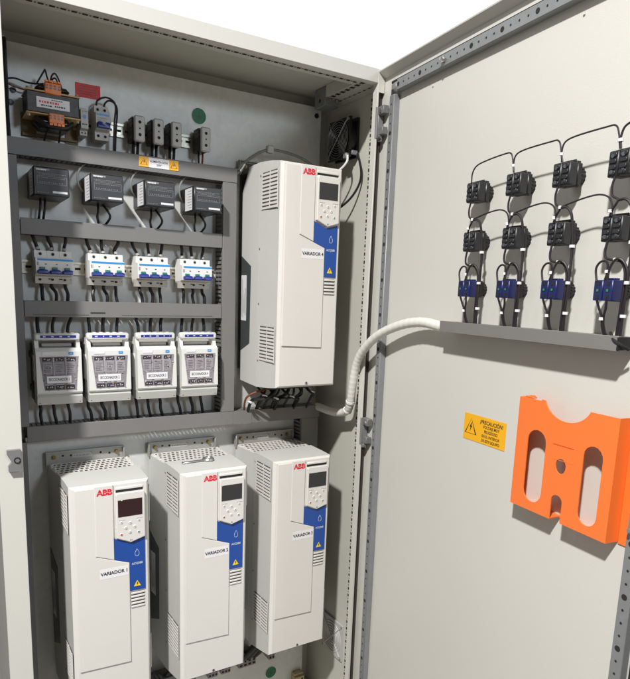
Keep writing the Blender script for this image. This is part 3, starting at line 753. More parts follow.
breaker3(bx[1], 'second white three-pole breaker from the left', b0)
breaker3(bx[2], 'third white three-pole breaker from the left', b0)
breaker3(bx[3], 'rightmost white three-pole breaker, beside the vertical duct', b0)

# fuse switches
def fswitch(n, x, label):
    t = thing('fuse_switch', label, 'fuse switch', (x, 0, 1.0800), 0, 'white fuse switches')
    W2 = .0565
    a = MB(); a.box(-W2 - .0005, W2 + .0005, -.052, -.0012, .004, .160, 0, .002)
    for zz in (.12, .03): a.box(-W2 - .006, W2 + .006, -.035, -.010, zz, zz + .018, 0, .002)
    P(a, 'base', 'switch_base', t)
    a = MB(); a.prism([(-.040, .150), (-.092, .150), (-.100, .142), (-.104, .034), (-.096, .028), (-.040, .020)], 'x', -W2, W2, 0)
    a.box(-W2 - .002, -W2 + .004, -.075, -.045, .060, .13, 0, .002); a.box(W2 - .004, W2 + .002, -.075, -.045, .060, .13, 0, .002)
    for sx in (-1, 1):
        a.prism([(-.045, .150), (-.088, .150), (-.080, .176), (-.06, .176)], 'x', sx * W2, sx * (W2 - .010), 0)
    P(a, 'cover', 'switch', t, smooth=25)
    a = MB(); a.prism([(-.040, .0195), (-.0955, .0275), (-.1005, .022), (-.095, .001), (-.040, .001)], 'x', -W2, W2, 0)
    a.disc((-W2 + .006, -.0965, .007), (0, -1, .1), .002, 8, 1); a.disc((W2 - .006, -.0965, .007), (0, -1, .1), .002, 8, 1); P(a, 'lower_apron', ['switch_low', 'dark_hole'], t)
    a = MB(); a.box(-W2, W2, -.092, -.070, .1700, .1890, 0, .004)
    for q in range(5): a.box(-.040 + q * .018, -.030 + q * .018, -.0895, -.074, .1885, .1905, 0, .001)
    a.box(-.036, .040, -.062, -.052, .1510, .1605, 1, .002)
    h_ = P(a, 'handle', ['switch', 'switch_low'], t)
    a = MB(); a.box(-.043, .046, -.0921, -.0926, .1765, .1835, 0); a.micro(-.036, .040, .180, -.0927, .003, 1, .003, .008, .014); P(a, 'blue_stripe', ['stripe_blue', 'pale_ink'], h_)
    a = MB(); a.box(-W2 + .009, W2 - .009, -.050, -.047, .1500, .1760, 0); P(a, 'slot_back', 'breaker_low', h_)
    # window, set in the sloping cover
    yw = lambda z: -.1002 - .0040 * (.142 - z) / .108
    wp = [(-.048, .1285), (.049, .1285), (.041, .040), (-.038, .040)]
    a = MB(); a.add([(p[0], yw(p[1]) - .0006, p[1]) for p in wp], [(0, 1, 2, 3)], 0)
    rnd = random.Random(5 + n)
    def wb(xc, zc, w2, h2, d, mi, bv=.0006): a.box(xc - w2, xc + w2, yw(zc) - .0007, yw(zc) - .0007 - d, zc - h2, zc + h2, mi, bv)
    for k in (-1, 0, 1):
        for zc, sp_, w2, h2 in ((.1215, .0300, .0115, .0048), (.0475, .0255, .0110, .0052)):
            wb(k * sp_, zc, w2, h2, .0012, 2, .001)
            for q in (-.006, .001, .006): wb(k * sp_ + q, zc + rnd.uniform(-.002, .002), rnd.uniform(.0010, .0022), rnd.uniform(.0010, .0022), .0020, 1)
        wb(k * .0290, .0985, .0118, .0155, .0010, 4, .002)                    # fuse body seen through the cover
        for q in range(5): a.micro(k * .0290 - .009, k * .0290 + rnd.uniform(.002, .009), .1085 - q * .0048, yw(.0985) - .0019, .0012, 2, .0015, .004, .001)
        wb(k * .0270, .0560, .0100, .0012, .0012, 1)
    for q in range(46):
        zz = rnd.uniform(.044, .125); hw = .038 + (zz - .04) * .09
        wb(rnd.uniform(-hw, hw + .002), zz, rnd.uniform(.0006, .0022), rnd.uniform(.0005, .0018), .0016, rnd.choice((1, 1, 2, 4)), .0003)
    for k in (-.014, .016): a.box(k - .0012, k + .0012, yw(.09) - .0010, yw(.09) - .0018, .080, .126, 1)
    a.box(.008, .016, yw(.053) - .0009, yw(.053) - .0016, .051, .055, 3)
    P(a, 'fuse_window', ['fuse_win', 'fuse_bit', 'fuse_dark', 'brass', 'fuse_body'], t)
    a = MB(); a.box(-.0325, .0285, yw(.069) - .0024, yw(.069) - .0030, .0590, .0780, 0); s_ = P(a, 'name_sticker', 'white', t)
    a = MB(); a.text('SECCIONADOR %d' % n, -.002, .0685, yw(.069) - .0033, .0074, 0, .015, .63); P(a, 'lettering', 'ink', s_)
    a = MB(); a.box(.0240, .0355, -.1012, -.1016, .1335, .1400, 0); a.box(.0262, .0333, -.1017, -.1018, .1360, .1373, 1); P(a, 'logo_badge', ['cyan', 'pale_ink'], t)
    a = MB(); a.box(-.041, -.013, -.1012, -.1017, .1335, .1405, 0); P(a, 'blank_label', 'white', t)
    a = MB(); a.micro(-.03, .045, .0395, -.1045, .0016, 0, .004, .006, .018); P(a, 'printing', 'grey_ink', t)
    return t
fx = (.3375, .4680, .6005, .7290)
for i, x in enumerate(fx):
    fswitch(i + 1, x, ('leftmost fuse switch in the shade, stickered SECCIONADOR 1', 'second white fuse switch, stickered SECCIONADOR 2', 'third white fuse switch, stickered SECCIONADOR 3', 'rightmost white fuse switch, stickered SECCIONADOR 4')[i])

# power cables of the four feeders
pos = ('left', 'middle', 'right')
rng = random.Random(3)
for i in range(4):
    for k in (-1, 0, 1):
        j = rng.uniform
        xb = bx[i] + k * .0307; xf = fx[i] + k * .036
        s1 = j(-.012, .004) - (.012 if k < 0 else 0) + (.0 if k < 1 else .006)
        runs = [
            ('between the middle duct and the top of the %s three-pole breaker', [(xb + s1, -.030, 1.535), (xb + s1 * .8, -.032, 1.510), (xb + s1 * .25, -.030, 1.492), (xb, -.028, 1.476)], 1.487),
            ('below the %s three-pole breaker, entering the duct under it', [(xb - .001, -.028, 1.400), (xb + j(-.003, .003), -.032, 1.385), (xb + j(-.002, .005), -.034, 1.368), (xb + j(-.003, .010), -.034, 1.330)], None),
            ('between the lower feeder duct and the top of the %s fuse switch', [(xf + j(-.003, .012), -.032, 1.330), (xf + j(-.003, .010), -.034, 1.308), (xf + j(-.004, .004), -.036, 1.28), (xf, -.034, 1.235)], None),
            ('below the %s fuse switch, curving into the long duct', [(xf - .010, -.034, 1.085), (xf - .009 + j(-.002, .002), -.038, 1.060), (xf - .004 + j(-.003, .003), -.038, 1.040), (xf + j(-.004, .006), -.034, 1.005)], None)]
        for lab, pts, mk in runs:
            pts = [pts[0]] + [(p[0] + j(-.003, .003), p[1] + j(-.006, .006), p[2] + j(-.003, .003)) for p in pts[1:-1]] + [pts[-1]]
            o = loose('power_cable', pts, j(.0042, .0050), 'cable', pos[k + 1] + ' black cable ' + lab % ords[i], 'cable', 'black power cables of the feeders')
            if mk:
                b = MB(); b.cyl((xb + s1 * .18, -.030, mk - .003), (xb + s1 * .30, -.031, mk + .003), .0054, 10, 0); P(b, 'cable_marker', 'grey_mod', o)

# bundle at far left
for k in range(3):
    loose('cable', [(.243 + k * .004, -.012 - k * .009, 1.980), (.246 + k * .002, -.016 - k * .010, 1.93), (.243 + k * .004, -.012 - k * .008, 1.87), (.246 + k * .002, -.014 - k * .009, 1.80), (.246 + k * .003, -.014 - k * .008, 1.735)], .0050, 'cable',
          '%s black cable of the bundle climbing the left edge of the mounting plate' % pos[k], 'cable', 'cable bundle at the left edge')

# braided conduit arching over the upper drive
pts = [(.862, -.050, 1.735), (.878, -.050, 1.752), (.893, -.050, 1.774), (.933, -.050, 1.804), (.973, -.050, 1.819), (1.019, -.050, 1.820), (1.080, -.050, 1.811), (1.13, -.055, 1.790), (1.17, -.06, 1.765)]
o = loose('flexible_conduit', pts, .0042, 'grey_cable', 'thin grey sleeved cable arching over the upper wall drive', 'cable')
a = MB(); a.box(-.011, .011, -.009, .009, -.010, .012, 0, .003); P(a, 'clip', 'switch_low', o, (.973, -.050, 1.819))
a = MB(); a.cyl((.872, -.050, 1.744), (.888, -.050, 1.766), .0075, 10); P(a, 'ferrule', 'steel', o)

# cables below the upper drive
names = ('brown', 'first', 'second', 'third', 'fourth', 'fifth', 'sixth')
cc = [(.955, 1.101, 'brown', .895, .0034), (.950, 1.10, 'cable', .915, .006), (.985, 1.10, 'cable', .945, .0065), (1.00, 1.10, 'cable', .970, .0065), (1.035, 1.10, 'cable', 1.000, .0065), (1.055, 1.10, 'cable', 1.045, .006), (1.085, 1.10, 'cable', 1.08, .005)]
for i, (x0, z0, mt, x1, r) in enumerate(cc):
    lab = 'thin brown cable looping out from under the upper wall drive' if mt == 'brown' else '%s thick black cable from the left under the upper wall drive' % names[i]
    if mt == 'brown': p_ = [(.955, -.10, 1.102), (.940, -.115, 1.092), (.915, -.10, 1.082), (.893, -.085, 1.066), (.892, -.07, 1.045), (.900, -.05, 1.015)]
    else: r *= (.6, .7, .95, .62, .85, .7, .8)[i]; p_ = [(x0, -.09, 1.105), (x0 - .004, -.105, 1.086), (x0 - (x0 - x1) * .5, -.100, 1.066), (x1, -.075, 1.05), (x1, -.045, 1.010)]
    loose('cable', p_, r, mt, lab, 'cable', 'cables under the upper drive')
for i, (x0, x1, zl) in enumerate(((.93, 1.00, 1.058), (.965, .905, 1.062), (1.01, 1.075, 1.056), (1.07, 1.005, 1.060), (1.10, 1.125, 1.064))):
    loose('cable', [(x0, -.075, 1.10), (x0, -.115, 1.082), ((x0 * 2 + x1) / 3, -.128, zl + .008), ((x0 + 2 * x1) / 3, -.120, zl), (x1, -.095, zl - .006), (x1 + .004, -.055, 1.010)], (.0036, .0050, .0040, .0030, .0044)[i], 'cable', '%s black cable crossing in front under the upper wall drive' % ('first', 'second', 'third', 'fourth', 'fifth')[i], 'cable', 'cables under the upper drive')
for i, (x, y, z) in enumerate(((.895, -.103, 1.052), (.934, -.126, 1.074), (.972, -.130, 1.064), (1.030, -.128, 1.066), (1.110, -.122, 1.076))):
    a = MB(); a.ring((0, 0, 0), (.4, .2, 1), .0075, .0022, 16); tag(a.build('cable_tie', 'tie', None, (x, y, z)), '%s white cable tie on the cables beneath the upper drive' % ('leftmost', 'second', 'third', 'fourth', 'rightmost')[i], 'cable tie', 'white ties under the upper drive')

# things under the lower drives
for dnum in (1, 2, 3):
    for k in range(4):
        x = DX[dnum] + .035 + k * .040
        loose('cable', [(x, -.10, ZB1 - .028), (x - .006, -.10, ZB1 - .05), (x - .012, -.07, ZB1 - .085), (x - .010, -.035, .150)], .0068, 'cable',
              '%s black cable beneath the drive stickered VARIADOR %d' % (('leftmost', 'second', 'third', 'rightmost')[k], dnum), 'cable', 'cables beneath the lower drives')
def tblock(x, z, w, n, label, m, y=-.055):
    t = thing('terminal_block', label, 'terminal', (x, 0, z), 0, 'terminal blocks below the drives')
    a = MB(); a.box(0, w, y, -.0015, -.016, .016, 0, .002); a.box(0, w, y * .7, -.002, .016, .026, 0, .002)
    P(a, 'housing', m, t)
    for i in range(n):
        xc = w * (i + .5) / n; a = MB(); a.disc((xc, y - .0004, .006), (0, -1, 0), min(.004, w / n * .3), 10, 0); a.box(xc - w / n * .3, xc + w / n * .3, y - .0002, y - .0006, -.010, -.003, 0); P(a, 'clamp', 'dark_hole', t)
tblock(.893, .120, .066, 4, 'wider grey terminal block between the second and third lower drives', 'pinkgrey')
tblock(1.010, .118, .024, 2, 'narrow dark terminal block below the third lower drive', 'pinkgrey')
tblock(.775, .128, .034, 3, 'small pinkish grey terminal block under the second lower drive', 'pinkgrey', -.068)
tblock(.822, .128, .034, 3, 'second small terminal block under the middle lower drive, right of the first', 'pinkgrey', -.068)
for i, (dx, r) in enumerate(((0, .0085), (.022, .008), (.048, .0075))):
    loose('cable', [(.945 + dx, -.125, ZB1 - .02), (.925 + dx, -.115, .215), (.908 + dx, -.092, .175), (.905 + dx, -.060, .142), (.908 + dx, -.035, .12)], r, 'cable', '%s thick black cable curving from the third lower drive into the terminal block' % ('first', 'second', 'third')[i], 'cable', 'cables beneath the lower drives')
tblock(1.138, -.040, .040, 2, 'beige terminal block at the bottom right of the mounting plate', 'beige', -.03)

# white spiral wrapped hose from duct to door
hp = [(1.176, -.050, 1.012), (1.180, -.125, 1.008), (1.186, -.178, 1.012), (1.184, -.222, 1.028), (1.176, -.247, 1.060), (1.168, -.265, 1.116), (1.164, -.285, 1.180), (1.158, -.325, 1.230), (1.150, -.404, 1.281), (1.146, -.500, 1.315), (1.143, -.590, 1.329), D(.378, .028, 1.3225), D(.405, .028, 1.3225)]
b = MB(); L = 48
def wrap_r(t): return .0124 + .0008 * ((t * L) % 1.0)
b.tube(hp, wrap_r, 14, 0, 24)
ho = tag(b.build('spiral_hose', 'wrap'), 'white spiral wrapped cable hose bending from the cabinet across to the door', 'hose')
for i, t_ in ((4, .0150), (3, .0148)):
    a = MB(); p, q = Vector(hp[i]), Vector(hp[i + 1]); d = (q - p).normalized(); a.cyl(p - d * .003, p + d * .003, t_, 16); P(a, 'tie_band', 'tie', ho)

# ================================================================== FAN AND GRILLE ON THE RIGHT WALL
FROT = -R(90)      # local -y faces the inside (-X)
t = thing('cooling_fan', 'black axial cooling fan with a wire guard on the right side wall', 'fan', (1.2335, -.0885, 1.8745), FROT)
def fr(v): return v
hole = arc(0, 0, .0565, .0565, 0, 360, 40)[:-1]
a = MB(); a.plate_holes([(-.0595, -.0595), (.0595, -.0595), (.0595, .0595), (-.0595, .0595)], [hole], -.028, -.036, 0)
a.plate_holes([(-.0595, -.0595), (.0595, -.0595), (.0595, .0595), (-.0595, .0595)], [hole], -.001, -.008, 0)
a.plate_holes(arc(0, 0, .0590, .0590, 0, 360, 40)[:-1], [hole], -.008, -.028, 0); P(a, 'housing', 'black', t)
a = MB(); a.cyl((0, -.004, 0), (0, -.030, 0), .021, 24); P(a, 'hub', 'fan_blade', t)
for k in range(7):
    an = 2 * math.pi * k / 7; a = MB(); vs = []
    for r_, dl, y0, y1 in ((.020, .35, -.010, -.028), (.038, .38, -.012, -.027), (.055, .40, -.014, -.026)):
        for s_, yy in ((-dl, y0), (dl, y1)):
            vs.append((r_ * math.cos(an + s_), yy, r_ * math.sin(an + s_)))
    vs2 = [(p[0], p[1] + .0015, p[2]) for p in vs]
    a.add(vs + vs2, [(0, 1, 3, 2), (2, 3, 5, 4), (6, 8, 9, 7), (8, 10, 11, 9), (0, 2, 8, 6), (2, 4, 10, 8), (1, 7, 9, 3), (3, 9, 11, 5), (4, 5, 11, 10), (0, 6, 7, 1)]); P(a, 'blade', 'fan_blade', t)
a = MB()
for r_ in (.014, .021, .028, .035, .042, .049, .056): a.ring((0, -.041, 0), (0, -1, 0), r_, .0008, 36)
for sg in (-1, 1): a.tube([(-.053, -.0365, -.053 * sg), (-.045, -.0425, -.045 * sg), (.045, -.0425, .045 * sg), (.053, -.0365, .053 * sg)], .0013, 6, 0, 1)
g_ = P(a, 'wire_guard', 'wire_guard', t)
for sx in (-1, 1):
    for sz in (-1, 1):
        a = MB(); a.cyl((sx * .0525, -.036, sz * .0525), (sx * .0525, -.042, sz * .0525), .0045, 8); P(a, 'guard_screw', 'steel', g_)
a = MB(); a.box(.0598, .0680, -.030, -.008, -.054, -.040, 0, .002); a.box(.045, .064, -.050, -.0365, -.068, -.050, 0, .003); P(a, 'connector', 'hinge', t)
loose('wire', [(1.188, -.155, 1.815), (1.180, -.165, 1.795), (1.168, -.155, 1.775), (1.150, -.13, 1.757), (1.12, -.09, 1.752)], .0036, 'wrap', 'short white cable dropping from the fan behind the upper drive', 'cable')
loose('wire', [(1.214, -.172, 1.822), (1.222, -.182, 1.775), (1.222, -.178, 1.735), (1.206, -.155, 1.690), (1.180, -.115, 1.655), (1.150, -.08, 1.63)], .0036, 'cable', 'dark cable hanging below the fan, curving behind the upper drive', 'cable')
t = thing('vent_grille', 'square grey vent grille with concentric rings low on the right side wall', 'vent', (1.2335, -.127, .175), FROT)
a = MB(); a.plate_holes([(-.064, -.068), (.064, -.068), (.064, .068), (-.064, .068)], [], -.0005, -.006, 0); P(a, 'frame', 'grille', t)
a = MB()
for r_ in (.016, .026, .036, .046, .056): a.ring((0, -.0065, 0), (0, -1, 0), r_, .0022, 36)
P(a, 'ring', 'grille', t)
a = MB()
for sg in (-1, 1): a.tube([(-.052, -.0075, -.055 * sg), (.052, -.0075, .055 * sg)], .0022, 6, 0, 1)
P(a, 'cross_bar', 'grille', t)
for sx in (-1, 1):
    for sz in (-1, 1):
        a = MB(); a.cyl((sx * .058, -.006, sz * .061), (sx * .058, -.0085, sz * .061), .004, 8); P(a, 'screw', 'steel', t)

# ================================================================== ON THE DOOR
def dthing(name, label, cat, s, z, group=None): return thing(name, label, cat, D(s, 0.0, z), DROT, group)
# short duct on the door
t, cv = duct_h('short grey cable duct fixed to the door under the blue contact blocks', 0, .50, 0, .0262, .047, D(.393, .0, 1.3118), None, DROT)
t['group'] = 'grey slotted cable ducts'
ch = [o for o in t.children if o.name.startswith('duct_cover')][0]
me = ch.data
b = MB(); b.box(0, .500, -.0375, -.0025, .0046, .0056, 0); b.box(0, .500, -.047, -.0455, 0, .0262, 0, .0006); b.box(0, .500, -.0455, -.038, .0248, .0262, 0); b.box(0, .500, -.0455, -.038, 0, .0014, 0); b.box(0, .0015, -.0455, -.002, .0015, .0247, 0)
n_ = P(b, 'duct_cover', 'duct', t); bpy.data.objects.remove(ch); n_.name = 'duct_cover'
b = MB(); b.box(.4985, .5008, -.0474, -.010, .002, .0245, 0); b.tube([(.47, -.03, .030), (.49, -.046, .02), (.503, -.044, .012), (.51, -.03, .004)], .003, 6, 0); P(b, 'open_end', 'gasket', t)

def cblock(s, z, label, blue=False, first=None):
    if first is not None:
        return dup(first, D(s, 0, z), DROT, label)
    NR = .0150 if blue else .0172
    t = thing('contact_block', label, 'contact block', D(s, 0, z), DROT, 'blue contact blocks on the door' if blue else 'black contact blocks on the door')
    a = MB(); a.cyl((0, -.0006, 0), (0, -.012, 0), NR, 20)
    for k in range(16):
        an = 2 * math.pi * k / 16; a.cyl((NR * math.cos(an), -.001, NR * math.sin(an)), (NR * math.cos(an), -.011, NR * math.sin(an)), .0016, 5)
    P(a, 'fixing_nut', 'black', t)
    if not blue:
        a = MB(); a.box(-.020, .020, -.025, -.0125, -.0205, .0205, 0, .002); a.box(-.013, .015, -.024, -.013, .0205, .025, 0, .001); P(a, 'fixing_collar', 'black', t)
        a = MB(); a.box(-.0205, -.0005, -.046, -.0255, -.0215, .0215, 0, .0018); a.box(.0005, .0205, -.046, -.0255, -.0205, .0205, 0, .0018)
        a.box(-.019, .019, -.031, -.028, .0205, .026, 0, .001)
        c_ = P(a, 'body', 'black2', t)
        rr = random.Random(9); a = MB()
        for sx in (-.0105, .0105):
            for zz in (.0145, .004, -.006, -.0150):
                a.box(sx - .007, sx + .007, -.0462, -.0485, zz - .0035, zz + .003, 1, .0008)
            for zz in (.0125, -.0135):
                a.cyl((sx + rr.uniform(-.002, .002), -.0462, zz), (sx, -.0490, zz), .0034, 10, 0)
        P(a, 'terminal_screw', ['screw_dull', 'black2'], c_)
    else:
        a = MB(); a.box(-.017, .017, -.026, -.0125, -.0185, .0185, 0, .002); P(a, 'fixing_collar', 'black', t)
        a = MB(); a.box(-.0195, -.0005, -.056, -.0265, -.0178, .0178, 0, .0014); a.box(.0005, .0195, -.056, -.0265, -.0178, .0178, 0, .0014)
        a.box(-.010, .012, -.045, -.030, .0178, .0215, 0, .001); c_ = P(a, 'body', 'navy', t)
        a = MB()
        for sx in (-.010, .010):
            for zz in (.0115, 0., -.0115):
                a.box(sx - .0035, sx + .0035, -.0562, -.0567, zz - .0032, zz + .0032, 0)
            a.box(sx - .002, sx + .002, -.0568, -.0571, -.002, .002, 1)
        P(a, 'terminal_hole', ['gasket', 'ind_green'], c_)
    return t
cols = (.485, .6095, .7345, .8590)
bc = (.4765, .6025, .7275, .8510)
cn = ('first column, nearest the hinge', 'second column', 'third column', 'fourth column, nearest the free edge')
f1 = cblock(bc[0], 1.6275, 'black contact block in the top row, leftmost on the door')
for i in (1, 2, 3): cblock(bc[i], 1.6275, 'black contact block in the top row, %s from the left' % ('', 'second', 'third', 'fourth')[i], first=f1)
for i in range(4): cblock(bc[i] + .0015, 1.5200, 'black contact block in the middle row, %s from the left' % ('first', 'second', 'third', 'fourth')[i], first=f1)
f3 = cblock(bc[0] + .0065, 1.4150, 'blue contact block above the door duct, leftmost of four', blue=True)
for i in (1, 2, 3): cblock(bc[i] + .0065, 1.4150, 'blue contact block above the door duct, %s from the left' % ('', 'second', 'third', 'fourth')[i], blue=True, first=f3)

def dwire(pts, label, r=.0016, marks=(), m='wire', name='wire', grp='thin control wires on the door'):
    b = MB(); q = [D(*p) for p in pts]; b.tube(q, r, 7, 0, 6)
    o = tag(b.build(name, m), label, 'wire', grp)
    for mk in marks:
        p = Vector(D(*mk)); a = MB(); a.cyl((0, 0, -.0026), (0, 0, .0026), r * 2.0, 10); k = P(a, 'wire_marker', 'tie', o, p)
    return o
on = ('leftmost', 'second', 'third', 'fourth')
for i in range(3):
    a0, a1 = cols[i], cols[i + 1]
    if i == 0: st = [(a0 - .014, .046, 1.648), (a0 - .013, .046, 1.668), (a0 + .000, .046, 1.682), (a0 + .030, .045, 1.688)]
    else: st = [(a0 - .006, .046, 1.650), (a0 - .010, .046, 1.668), (a0 - .004, .046, 1.684), (a0 + .020, .045, 1.690)]
    dwire(st + [(a1 - .045, .044, 1.692), (a1 - .022, .045, 1.690), (a1 - .013, .046, 1.674), (a1 - .008, .046, 1.650)],
          'thin dark wire bridging over from the %s to the %s top row contact block' % (on[i], on[i + 1]), .0016, [(a1 - .0105, .046, 1.664)])
dwire([(cols[3] - .006, .046, 1.650), (cols[3] - .008, .046, 1.672), (cols[3] + .004, .046, 1.688), (cols[3] + .05, .045, 1.692), (.925, .04, 1.690), (.931, .035, 1.66), (.930, .03, 1.60), (.926, .03, 1.40)],
      'thin dark wire arching right from the fourth top row contact block to the door edge', .0019, [(cols[3] - .0075, .046, 1.664)])
for i in range(4):
    c = cols[i]
    col_lab = ('leftmost', 'second', 'third', 'fourth')[i]
    dwire([(c - .012, .045, 1.606), (c - .014, .047, 1.590), (c - .010, .048, 1.574), (c + .002, .048, 1.566), (c - .006, .048, 1.553), (c - .012, .047, 1.541)],
          'thin dark wire joining top and middle contact blocks of the %s column' % col_lab, .0020, [(c - .011, .048, 1.549)])
    if i < 3:
        n_ = cols[i + 1]
        dwire([(c - .002, .048, 1.566), (c + .020, .048, 1.571), (c + .055, .046, 1.578), (n_ - .040, .045, 1.580), (n_ - .018, .046, 1.572), (n_ - .009, .047, 1.556), (n_ - .008, .047, 1.540)],
              'thin dark wire bowing from the %s to the %s column between the two rows' % (on[i], on[i + 1]), .0016, [(c + .002, .049, 1.567)])
    e_ = c + .036
    dwire([(c + .004, .048, 1.566), (c + .018, .048, 1.565), (c + .028, .045, 1.550), (e_ - .004, .040, 1.50), (e_ - .003, .040, 1.44), (e_ - .006, .040, 1.39), (e_ - .012, .036, 1.335)],
          'dark wire of the %s column running straight down past all blocks' % col_lab, .0026, [(e_ - .004, .040, 1.495), (e_ - .0035, .040, 1.372)])
    dwire([(c - .012, .045, 1.500), (c - .013, .047, 1.482), (c - .008, .048, 1.470), (c + .008, .048, 1.466), (c + .022, .046, 1.462), (e_ - .007, .043, 1.44), (e_ - .008, .043, 1.39), (e_ - .016, .036, 1.335)],
          'dark wire from under the middle block of the %s column to the duct' % col_lab, .0022, [(c + .012, .049, 1.467)])
    dwire([(c - .016, .056, 1.430), (c - .020, .056, 1.452), (c - .012, .055, 1.464), (c + .000, .054, 1.462), (c + .002, .054, 1.445), (c - .001, .054, 1.432)],
          'short wire loop on the left top of the blue block, %s column' % col_lab, .0020, [(c + .0015, .054, 1.447)])
    dwire([(c + .004, .054, 1.432), (c + .006, .054, 1.452), (c + .016, .052, 1.468), (c + .028, .048, 1.462), (e_ - .0005, .045, 1.44), (e_ - .001, .044, 1.39), (e_ - .006, .038, 1.335)],
          'wire from the right top of the blue block down to the duct, %s column' % col_lab, .0022, [(e_ - .0008, .0445, 1.428)])
    dwire([(c - .012, .055, 1.398), (c - .008, .052, 1.384), (c - .002, .050, 1.370), (c - .002, .046, 1.352), (c + .001, .040, 1.333)],
          'left dark wire from under the blue block of the %s column' % col_lab, .0022, [(c - .002, .050, 1.366)])
    dwire([(c + .008, .055, 1.398), (c + .006, .052, 1.384), (c + .002, .050, 1.370), (c + .001, .046, 1.352), (c + .005, .040, 1.333)],
          'right dark wire from under the blue block of the %s column' % col_lab, .0022)

# caution label
t = dthing('warning_sticker', 'yellow PRECAUCIÓN high voltage sticker on the inside of the door', 'sticker', .5285, 1.0895)
a = MB(); a.box(-.0715, .0715, -.0004, -.0010, -.0318, .0318, 0); P(a, 'yellow_plate', 'yellow', t)
a = MB(); warn_tri(a, -.0455, -.002, .042, -.0011, 0, 1); P(a, 'hazard_triangle', ['yellow', 'ink'], t)
a = MB()
for q, (tx, h, sx) in enumerate((('¡PRECAUCIÓN!', .0082, .92), ('VOLTAJE MUY', .0064, .9), ('PELIGROSO', .0064, .9), ('EN EL INTERIOR', .0060, .9), ('DE ESTE EQUIPO', .0060, .9))):
    a.text(tx, .024, .0195 - q * .0108, -.0013, h * 1.06, 0, .02, sx)
P(a, 'lettering', 'ink', t)

# document pocket
t = dthing('document_holder', 'bright orange plastic document pocket with two long slots on the door', 'document holder', .668, .9655)
o0 = .668; zz0 = .9655
def L_(pts): return [(p[0] - o0, p[1] - zz0) for p in pts]
out = [(.668, .9655), (.776, .9655)] + [(.776, 1.006)] + arc(.7895, 1.006, .0135, .0130, 180, 0, 10)[1:-1] + [(.803, 1.006), (.803, .9655), (.908, .9655), (.908, 1.196), (.847, 1.196)] + arc(.7915, 1.212, .0575, .0460, -20, -164, 16) + [(.728, 1.1995), (.727, 1.1965), (.668, 1.1965)]
holes = [slot(.700, .749, .9845, 1.1360), slot(.8405, .8830, .9825, 1.1345), arc(.7905, 1.0780, .0125, .0150, 0, 360, 24)[:-1]]
a = MB(); a.plate_holes(L_(out), [L_(h) for h in holes], -.0325, -.0355, 0, .0004); P(a, 'front_panel', 'orange', t)
a = MB(); a.box(0, .0022, -.0322, -.0004, .0, .231, 0); P(a, 'side_wall', 'orange', t)
a = MB(); a.box(.2378, .2400, -.0322, -.0004, .0, .2305, 0); P(a, 'side_wall', 'orange', t)
a = MB(); a.box(.0024, .107, -.0322, -.0004, .0, .0022, 0); a.box(.136, .2376, -.0322, -.0004, .0, .0022, 0)
a.prism([(.1095, .000), (.1335, .000), (.1335, .010), (.1095, .004)], 'y', -.0004, -.009, 0); P(a, 'bottom_wall', 'orange', t)
a = MB(); a.box(.2402, .2665, -.0028, -.0004, -.004, .236, 0, .0006); P(a, 'fixing_flange', 'orange', t)
a = MB(); a.box(.012, .034, -.0322, -.022, .2312, .2345, 0, .0008); a.box(.022, .030, -.030, -.0225, .2345, .2365, 0); P(a, 'top_clip', 'orange', t)
a = MB(); a.micro(.100, .150, .153, -.0357, .0014, 0, .002, .004, .001); P(a, 'embossed_print', 'red_sign', t)
a = MB(); a.box(.098, .152, -.0355, -.0359, .1235, .1245, 0); P(a, 'embossed_line', 'orange', t)

# ================================================================== FLOOR
M['floor'] = mat('concrete_floor', (.150, .135, .115), .55, 0, .12, 1.6, .2, 60)
a = MB(); a.add([(-6, -7, ZB - .004), (6, -7, ZB - .004), (6, 5, ZB - .004), (-6, 5, ZB - .004)], [(0, 1, 2, 3)]); fl = a.build('floor', 'floor'); fl['kind'] = 'structure'
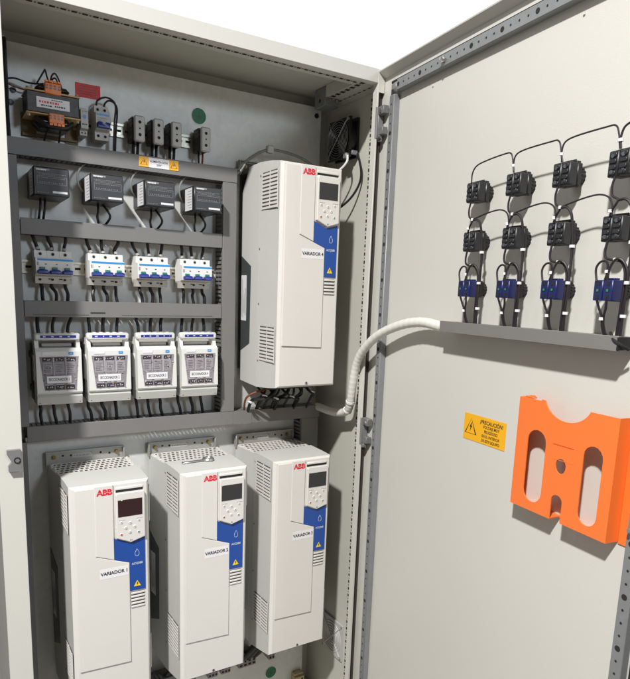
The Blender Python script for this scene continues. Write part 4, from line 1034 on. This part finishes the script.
# ================================================================== WORLD, LAMPS, CAMERA
w = bpy.data.worlds.new('World'); scene.world = w; w.use_nodes = True
nt = w.node_tree; bg = nt.nodes['Background']
tc = nt.nodes.new('ShaderNodeTexCoord'); sp = nt.nodes.new('ShaderNodeSeparateXYZ'); nt.links.new(tc.outputs['Generated'], sp.inputs[0])
mr = nt.nodes.new('ShaderNodeMapRange'); mr.inputs['From Min'].default_value = .30; mr.inputs['From Max'].default_value = .41; mr.clamp = True
nt.links.new(sp.outputs['Y'], mr.inputs['Value'])
mx_ = nt.nodes.new('ShaderNodeMix'); mx_.data_type = 'RGBA'
mx_.inputs['A'].default_value = (.122, .110, .090, 1); mx_.inputs['B'].default_value = (1.02, 1.02, 1.02, 1)
nt.links.new(mr.outputs['Result'], mx_.inputs['Factor']); nt.links.new(mx_.outputs['Result'], bg.inputs['Color']); bg.inputs['Strength'].default_value = 1.0

def lamp(name, loc, target, size, power, color):
    l = bpy.data.lights.new(name, 'AREA'); l.shape = 'DISK'; l.size = size; l.energy = power; l.color = color
    o = bpy.data.objects.new(name, l); col.objects.link(o); o.location = loc
    o.rotation_euler = (Vector(target) - Vector(loc)).to_track_quat('-Z', 'Y').to_euler(); return o
lamp('ceiling_lamp', (-1.45, -2.45, 4.25), (-1.45, -2.449, 0), .24, 408, (1, .986, .952))
lamp('cool_fill', (1.75, -5.5, 2.88), (.4, 0, 1.6), .75, 58, (.78, .88, 1.0))  # added cool fill for the bluish upper plate, no known window

cd = bpy.data.cameras.new('camera'); cam = bpy.data.objects.new('camera', cd); col.objects.link(cam); scene.camera = cam
F, CX, CY = 616.26, 304.92, 404.01
cd.sensor_fit = 'HORIZONTAL'; cd.sensor_width = 36; cd.lens = F / 630 * 36
cd.shift_x = (315 - CX) / 630; cd.shift_y = (CY - 339.5) / 630
cd.clip_start = .02; cd.clip_end = 100
yaw, pit, rol = -.546787, -.177761, -.033154
Rm = Matrix.Rotation(yaw, 3, 'Z') @ Matrix.Rotation(pit, 3, 'X') @ Matrix.Rotation(rol, 3, 'Y')
r_, f_, u_ = Rm.col[0], Rm.col[1], Rm.col[2]
m4 = Matrix((r_, u_, -f_)).transposed().to_4x4(); m4.translation = (.05498, -1.81282, 1.39308)
cam.matrix_world = m4

scene.view_settings.view_transform = 'Standard'; scene.view_settings.look = 'None'; scene.view_settings.exposure = 0; scene.view_settings.gamma = 1
scene.render.engine = 'CYCLES'; scene.cycles.max_bounces = 8; scene.cycles.diffuse_bounces = 4
